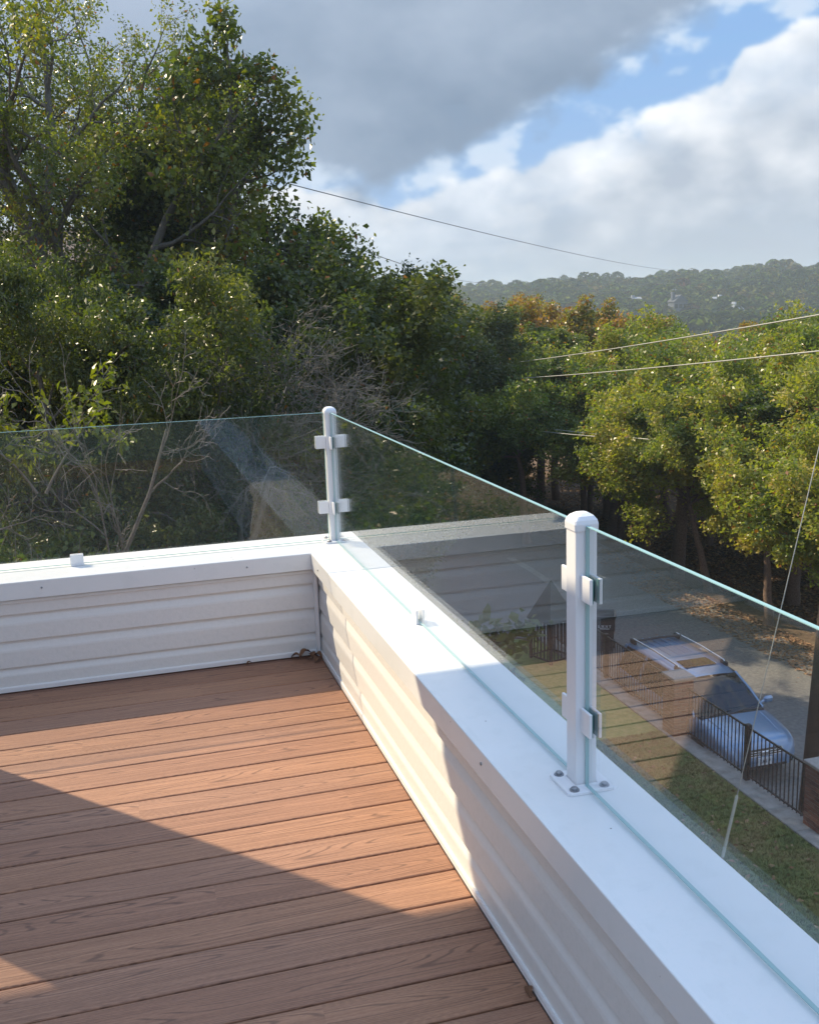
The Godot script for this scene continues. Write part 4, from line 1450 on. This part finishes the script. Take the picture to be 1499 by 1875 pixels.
	# the woods beyond the drive
	var wood := [
		["wood_oak", 13.9, -39.4, 0.9], ["wood_oak_yellow", 16.4, -39.0, 1.3], ["wood_oak_rust", 19.6, -41.0, 1.7], ["wood_oak", 19.5, -35.5, 0.9], ["wood_oak_yellow", 21.6, -34.0, 1.3], ["wood_oak_yellow", 20.8, -29.8, 1.3], ["wood_oak", 22.0, -27.0, 1.1], ["wood_oak_yellow", 21.4, -24.0, 1.0],
		["wood_oak", 16.8, -32.4, -0.2], ["wood_oak", 14.6, -32.8, -0.1], ["wood_oak_yellow", 17.6, -28.8, 0.1], ["wood_oak", 24.0, -31.0, 1.2],
		["wood_oak_yellow", 17.5, -24.3, -0.9], ["wood_oak", 17.6, -26.8, -0.6], ["wood_oak_yellow", 17.0, -20.4, -1.1], ["wood_oak_yellow", 17.2, -16.6, -0.9], ["wood_oak", 20.0, -20.6, 0.2], ["wood_oak_yellow", 19.4, -17.4, 0.0], ["wood_oak", 20.4, -13.6, 0.4], ["wood_oak_yellow", 17.8, -12.8, -0.8],
		["wood_oak", 18.2, -39.5, 0.6], ["wood_oak_rust", 23.5, -47.0, 1.5], ["wood_oak_rust", 27.5, -48.0, 0.6], ["wood_oak", 15.0, -47.0, 1.6], ["wood_oak_yellow", 19.0, -50.0, 1.4], ["wood_oak_rust", 21.0, -53.0, 2.0], ["wood_oak", 26.0, -41.0, 0.9], ["wood_oak_yellow", 29.0, -37.0, 0.9], ["wood_oak", 30.0, -31.0, 1.0], ["wood_oak_yellow", 27.0, -26.0, 0.9], ["wood_oak", 26.0, -20.0, 0.6], ["wood_oak_rust", 33.0, -46.0, 0.0], ["wood_oak", 32.0, -53.0, 0.0], ["wood_oak_yellow", 38.0, -44.0, 0.2], ["wood_oak", 12.5, -43.0, 1.6], ["wood_oak", 10.4, -38.0, 2.0], ["wood_oak", 35.0, -36.0, 0.6], ["wood_oak_rust", 30.0, -58.0, -0.6]]
	var what := {"wood_oak": "green oak", "wood_oak_yellow": "yellowing oak", "wood_oak_rust": "rust coloured oak"}
	var nth := ["leftmost", "second from the left", "third from the left", "fourth from the left", "fifth from the left", "sixth from the left", "seventh from the left", "eighth from the left", "ninth from the left", "tenth from the left"]
	var rank := func(t: Array) -> int:
		var far := Vector2(t[1] + 0.8, t[2] - 4.4).length()
		return 0 if far < 34.5 else (1 if far < 44.0 else (2 if far < 52.0 else 3))
	var rows := ["the front row along the drive", "the second row of woods", "the third row of woods", "the rearmost row of woods"]
	for k in wood.size():
		var t: Array = wood[k]
		var place := 0
		for u: Array in wood:
			if u[0] == t[0] and rank.call(u) == rank.call(t) and (u[1] + 0.8) / (4.4 - u[2]) < (t[1] + 0.8) / (4.4 - t[2]):
				place += 1
		tree("woodland_oak", t[0], t[1], t[2], t[3], k * 2.3, "%s %s of its kind in %s" % [what[t[0]], nth[mini(place, 9)], rows[rank.call(t)]], "tree", "oaks of the woods beyond the drive", 1.08)
	# bare lower trunks that stand out at the edge of the woods
	for q: Array in [[17.8, -39.0, -0.5, 0.20, 0.02, "thick reddish trunk in the middle, left of a pair"], [18.5, -35.2, -1.5, 0.13, 0.0, "thin reddish trunk right of the thick one"], [17.9, -32.2, -2.2, 0.24, 0.10, "leaning trunk left of a forked group behind the front post"], [18.25, -32.0, -2.2, 0.17, 0.02, "upright middle trunk of the forked group"], [18.7, -31.8, -2.4, 0.24, 0.22, "strongly leaning right trunk of the forked group"], [19.2, -22.3, -2.0, 0.20, 0.0, "dark trunk deep in the woods at the right"], [17.3, -26.0, -2.5, 0.21, 0.03, "slim grey trunk left of the thicker one near the woods edge"]]:
		var y := land(q[0], q[1])
		var t := thing("tree_trunk", q[5], "tree trunk", Vector3(q[0], y - 0.2, q[1]))
		var st := mb()
		st.set_smooth_group(1)
		var hgt: float = q[2] - y
		tube(st, [Vector3.ZERO, Vector3(q[4] * hgt * 0.3, hgt * 0.12, 0), Vector3(q[4] * hgt * 0.6, hgt * 0.6, 0.1), Vector3(q[4] * hgt, hgt, 0)], [q[3] * 1.35, q[3], q[3] * 0.85, q[3] * 0.6], 12)
		obj("trunk", st, M.bark_red, t)
		var kk: Dictionary = kinds["wood_oak"]
		var cr := mesh_node("crown", kinds["shrub"].leaf, M.leaf, t)
		cr.position = Vector3(q[4] * hgt, hgt - 0.8, 0)
		cr.scale = Vector3(1.7, 1.2, 1.7)

func build_hill_house() -> void:
	var y := 0.6
	var t := thing("house", "brown roofed house with a wide stone chimney hidden behind the left trees", "house", Vector3(-0.6, y, -44.0), 0.05)
	var w := mb()
	box(w, Vector3(-4.2, -3.0, -4.0), Vector3(4.2, 2.9, 4.0))
	obj("wall", w, M.stone_wall, t)
	var r := mb()
	prism(r, PackedVector2Array([Vector2(-4.7, 2.92), Vector2(4.7, 2.92), Vector2(0.0, 4.5)]), Vector3(-4.7, 0, 0), Vector3(0, 0, 1), Vector3.UP, Vector3(9.4, 0, 0))
	var roof := obj("roof", r, M.shingle, t)
	var c := mb()
	box(c, Vector3(0.35, 2.0, 2.9), Vector3(1.75, 5.25, 4.3), 0.03)
	box(c, Vector3(0.25, 5.252, 2.8), Vector3(1.85, 5.42, 4.4), 0.03)
	obj("chimney", c, M.chimney, roof)
	for wx: float in [-3.0, -1.2, 3.0]:
		var f := mb()
		box(f, Vector3(wx - 0.7, 0.9, 3.99), Vector3(wx + 0.7, 2.2, 4.05), 0.01)
		var wn := obj("window", f, M.post, t)
		var g := mb()
		box(g, Vector3(wx - 0.62, 0.98, 4.052), Vector3(wx + 0.62, 2.12, 4.06))
		obj("pane", g, M.dark_glass, wn)

# ---------------------------------------------------------------- materials
# paint with faint water marks and a few specks of grit, 1 = clean
func specked(sd: int, count: int, stain: float) -> ImageTexture:
	var n := 1024
	var im := Image.create(n, n, false, Image.FORMAT_RGB8)
	var big := noise(sd, 0.012, 4)
	var small := noise(sd + 1, 0.11, 3)
	for y in n:
		for x in n:
			var k := 1.0 - stain * 0.5 * ss(0.05, 0.5, big.get_noise_2d(x, y)) - stain * 0.35 * ss(0.2, 0.6, small.get_noise_2d(x, y))
			im.set_pixel(x, y, Color(k, k * (1.0 - stain * 0.02), k * (1.0 - stain * 0.05)))
	var r := RandomNumberGenerator.new()
	r.seed = sd
	for k in count:
		var p := Vector2(r.randf_range(8, n - 8), r.randf_range(8, n - 8))
		var rad := r.randf_range(0.7, 2.2)
		for dy in range(-3, 4):
			for dx in range(-3, 4):
				if Vector2(dx, dy * 1.3).length() <= rad:
					im.set_pixel(int(p.x) + dx, int(p.y) + dy, Color(0.42, 0.40, 0.38))
	return ImageTexture.create_from_image(im)

func make_materials() -> void:
	var sf := SystemFont.new()
	sf.font_names = PackedStringArray(["Droid Serif"])
	sf.font_weight = 700
	M.font = sf
	var tex := deck_textures()
	M.board = []
	for k in 3:
		var m := StandardMaterial3D.new()
		m.albedo_texture = tex[0]
		m.albedo_color = Color.WHITE.lerp([Color(0.95, 0.925, 0.915), Color(1.0, 0.98, 0.955), Color(0.975, 0.965, 0.965)][k], 1.0)
		m.roughness = 0.62
		m.heightmap_enabled = true
		m.heightmap_texture = tex[1]
		m.heightmap_scale = 0.10
		M.board.append(m)
	M.board_plain = mat(Color(0.20, 0.10, 0.065), 0.7)
	M.joist = mat(Color(0.03, 0.025, 0.02), 0.9)
	M.siding = mat(Color(0.74, 0.73, 0.70), 0.42)
	M.siding.albedo_texture = specked(6, 30, 0.03)
	M.siding.normal_enabled = true
	M.siding.normal_texture = noise_tex(81, 0.05, [], 256, 3, true, 1.5)
	M.siding.uv1_triplanar = true
	M.siding.uv1_world_triplanar = true
	M.siding.uv1_scale = Vector3.ONE * 3.0
	M.siding.normal_scale = 0.25
	M.trim = mat(Color(0.76, 0.75, 0.74), 0.35)
	M.cap = mat(Color(0.78, 0.795, 0.785), 0.26)
	M.cap.albedo_texture = specked(5, 60, 0.025)
	M.cap.normal_enabled = true
	M.cap.normal_texture = noise_tex(83, 0.006, [], 256, 2, true, 3.0)
	M.cap.uv1_triplanar = true
	M.cap.uv1_world_triplanar = true
	M.cap.uv1_scale = Vector3.ONE * 0.7
	M.cap.normal_scale = 0.35
	M.post = mat(Color(0.80, 0.80, 0.81), 0.28)
	M.bolt = mat(Color(0.34, 0.35, 0.37), 0.45, 0.9)
	M.gasket = mat(Color(0.10, 0.22, 0.22), 0.4)
	var g := StandardMaterial3D.new()
	g.transparency = BaseMaterial3D.TRANSPARENCY_ALPHA
	g.albedo_color = Color(Color(0.03, 0.11, 0.10).linear_to_srgb(), 0.05)
	g.roughness = 0.0
	M.glass = g
	M.glass_edge = mat(Color(0.30, 0.50, 0.50), 0.12)
	M.dead_leaf = mat(Color(0.16, 0.075, 0.035), 0.8)
	M.brick_flat = rough_mat(90, [Color(0.12, 0.05, 0.035), Color(0.24, 0.11, 0.075)], 1.0, 0.03)
	M.shingle = rough_mat(91, [Color(0.10, 0.075, 0.065), Color(0.20, 0.15, 0.13)], 1.5, 0.05, 0.95, 1.0)
	M.dark_glass = mat(Color(0.012, 0.016, 0.017), 0.04)
	var bz := StandardMaterial3D.new()
	bz.transparency = BaseMaterial3D.TRANSPARENCY_ALPHA
	bz.albedo_color = Color(Color(0.20, 0.15, 0.06).linear_to_srgb(), 0.10)
	bz.roughness = 0.0
	M.bronze_glass = bz
	M.mortar = mat(Color(0.26, 0.24, 0.21), 0.95)
	M.bricks = []
	for c: Color in [Color(0.15, 0.060, 0.042), Color(0.20, 0.085, 0.058), Color(0.11, 0.048, 0.038), Color(0.17, 0.085, 0.065)]:
		M.bricks.append(mat(c, 0.9))
	M.stone = rough_mat(92, [Color(0.24, 0.22, 0.20), Color(0.38, 0.36, 0.33)], 0.6, 0.02)
	M.stone_wall = rough_mat(93, [Color(0.14, 0.11, 0.08), Color(0.30, 0.25, 0.20)], 2.0, 0.03)
	M.chimney = rough_mat(94, [Color(0.08, 0.06, 0.05), Color(0.17, 0.13, 0.10)], 1.2, 0.04)
	M.concrete = rough_mat(95, [Color(0.19, 0.18, 0.16), Color(0.28, 0.27, 0.245), Color(0.35, 0.335, 0.31)], 1.6, 0.012, 0.9, 0.5)
	M.asphalt = rough_mat(96, [Color(0.13, 0.128, 0.122), Color(0.18, 0.177, 0.168), Color(0.24, 0.23, 0.21)], 3.0, 0.02, 0.92, 0.8, 1024)
	M.soil = rough_mat(97, [Color(0.080, 0.048, 0.028), Color(0.145, 0.092, 0.054), Color(0.19, 0.14, 0.075)], 4.0, 0.02, 0.95, 2.0, 1024)
	M.lawn = rough_mat(98, [Color(0.125, 0.175, 0.042), Color(0.190, 0.240, 0.060), Color(0.26, 0.26, 0.09)], 3.0, 0.012, 0.95, 1.5, 1024)
	M.iron = mat(Color(0.012, 0.012, 0.013), 0.4)
	M.cage_roof = mat(Color(0.045, 0.055, 0.05), 0.35)
	M.bin = mat(Color(0.014, 0.016, 0.022), 0.45)
	M.white_print = mat(Color(0.72, 0.73, 0.74), 0.6)
	M.dark_print = mat(Color(0.03, 0.03, 0.06), 0.6)
	M.rubber = mat(Color(0.015, 0.015, 0.015), 0.8)
	M.plastic = mat(Color(0.022, 0.023, 0.025), 0.5)
	M.chrome = mat(Color(0.62, 0.64, 0.66), 0.22, 0.9)
	M.car_paint = mat(Color(0.20, 0.31, 0.47), 0.3, 0.3)
	M.car_paint.clearcoat_enabled = true
	M.car_paint.clearcoat = 1.0
	M.car_paint.clearcoat_roughness = 0.04
	M.headlight = mat(Color(0.42, 0.44, 0.40), 0.08)
	M.pole = rough_mat(99, [Color(0.035, 0.022, 0.016), Color(0.075, 0.050, 0.036)], 0.8, 0.03)
	M.pole.uv1_scale = Vector3(4.0, 0.35, 4.0)
	M.cable = mat(Color(0.22, 0.22, 0.23), 0.6)
	M.cable_pale = mat(Color(0.42, 0.41, 0.36), 0.5, 0.3)
	M.guard = mat(Color(0.52, 0.52, 0.42), 0.5)
	M.bark = rough_mat(101, [Color(0.045, 0.038, 0.030), Color(0.12, 0.105, 0.085), Color(0.19, 0.175, 0.15)], 0.8, 0.03, 0.95, 2.0)
	M.bark.uv1_scale = Vector3(2.4, 0.7, 2.4)
	M.bark_red = rough_mat(102, [Color(0.090, 0.056, 0.042), Color(0.20, 0.132, 0.098), Color(0.28, 0.205, 0.16)], 0.8, 0.03, 0.95, 2.0)
	M.bark_red.uv1_scale = Vector3(2.4, 0.7, 2.4)
	M.bark_grey = rough_mat(103, [Color(0.10, 0.088, 0.073), Color(0.215, 0.195, 0.165)], 0.5, 0.03)
	var l := StandardMaterial3D.new()
	l.vertex_color_use_as_albedo = true
	l.roughness = 0.34
	l.backlight_enabled = true
	l.backlight = Color(0.92, 1.0, 0.45)
	l.cull_mode = BaseMaterial3D.CULL_DISABLED
	M.leaf = l
	var b: StandardMaterial3D = l.duplicate()
	b.roughness = 0.7
	b.backlight = Color(0.5, 0.5, 0.25)
	M.blade = b
	M.litter = mat(Color(1, 1, 1), 0.8)
	M.litter.vertex_color_use_as_albedo = true
	M.far_leaf = mat(Color(1, 1, 1), 0.85)
	M.far_leaf.vertex_color_use_as_albedo = true
	M.far_leaf.backlight_enabled = true
	M.far_leaf.backlight = Color(0.9, 1.0, 0.5)
	M.far_wall = mat(Color(0.62, 0.61, 0.58), 0.8)
	M.far_wall_grey = mat(Color(0.30, 0.31, 0.32), 0.8)
	M.far_wall_dark = mat(Color(0.09, 0.10, 0.12), 0.8)
	M.far_roof_grey = mat(Color(0.28, 0.29, 0.30), 0.85)
	M.far_roof_dark = mat(Color(0.07, 0.075, 0.085), 0.85)
	M.far_roof_pale = mat(Color(0.50, 0.49, 0.46), 0.85)
	M.far_roof_brown = mat(Color(0.18, 0.14, 0.11), 0.85)
	M.bare_bank = mat(Color(0.42, 0.33, 0.26), 0.9)

# ---------------------------------------------------------------- the scene
func _ready() -> void:
	rng.seed = 4
	var cam := Camera3D.new()
	cam.name = "camera"
	cam.position = Vector3(-0.806, 1.547, 4.388)
	cam.rotation = Vector3(-0.2005, -0.2768, -0.0331)
	cam.fov = 52.88
	cam.near = 0.05
	cam.far = 4000.0
	add_child(cam)
	cam.current = true

	var env := Environment.new()
	env.background_mode = Environment.BG_SKY
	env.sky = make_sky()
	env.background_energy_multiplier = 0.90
	env.tonemap_mode = Environment.TONE_MAPPER_LINEAR
	env.tonemap_exposure = 2.0
	env.sdfgi_enabled = true
	env.ssao_enabled = true
	env.ssil_enabled = true
	env.fog_enabled = true
	env.fog_density = 0.00055
	env.fog_light_color = Color(0.80, 0.85, 0.86)
	var we := WorldEnvironment.new()
	we.name = "world_environment"
	we.environment = env
	add_child(we)

	var sun := DirectionalLight3D.new()
	sun.name = "sun"
	sun.light_color = Color(1.0, 0.925, 0.79)
	sun.light_energy = 1.12
	sun.light_angular_distance = 0.5
	sun.shadow_enabled = true
	add_child(sun)
	sun.look_at_from_position(Vector3.ZERO, Vector3(0.81, -1.0, 0.95))

	land_noise = noise(31, 0.01, 4)
	make_materials()
	build_land()
	build_house()
	build_deck()
	build_railing()
	build_yard()
	build_hill_house()
	build_far_hill()
	build_trees()
	var floor_at := func(x: float, z: float) -> float: return land(x, z)
	var lawn_at := func(_x: float, _z: float) -> float: return LAWN + 0.008
	tufts("grass", 6.2, 9.5, -13.5, -5.0, 80000, 0.05, [Color(0.130, 0.225, 0.045), Color(0.190, 0.285, 0.06), Color(0.27, 0.31, 0.075), Color(0.34, 0.30, 0.11)], lawn_at, "short patchy green lawn below the parapet", "grass")
	tufts("verge_grass", 15.6, 18.5, -44.0, -30.0, 9000, 0.11, [Color(0.09, 0.10, 0.03), Color(0.16, 0.15, 0.05), Color(0.22, 0.18, 0.07)], floor_at, "yellowing grass verge along the far side of the drive", "grass")
	litter("fallen_leaves", [[15.8, 24.0, -36.0, -10.0], [15.4, 17.4, -26.0, -9.0], [16.5, 30.0, -48.0, -20.0]], 42000, 0.13, "brown fallen leaves covering the ground under the woods")
	litter("lawn_leaves", [[7.5, 9.9, -13.0, -6.0], [10.2, 15.5, -22.0, -6.0]], 420, 0.10, "scattered dry leaves on the lawn and the drive")
	var dl := [[-0.075, 0.030, 0.3, 0.062, 1.0, "largest curled dead leaf against the far wall near the corner"], [-0.045, 0.036, 1.9, 0.050, 0.7, "dead leaf nearest the foot of the corner trim"], [-0.118, 0.026, -0.4, 0.045, 0.9, "dead leaf leftmost of the heap in the corner"], [-0.030, 0.085, 0.9, 0.048, 0.5, "flat dead leaf in front of the heap in the corner"], [-0.020, 0.060, 2.4, 0.040, 1.1, "small dead leaf against the right wall by the corner"], [-0.060, 0.058, -1.2, 0.038, 0.4, "small flat dead leaf in the middle of the corner heap"], [-0.325, 0.024, 0.2, 0.026, 0.8, "tiny dead leaf alone at the foot of the far wall"], [-0.016, 2.46, 1.3, 0.030, 0.7, "dead leaf caught between a board and the right wall at the bottom"]]
	for d: Array in dl:
		dead_leaf(d[5], Vector3(d[0], 0.001, d[1]), d[2], d[3], d[4])
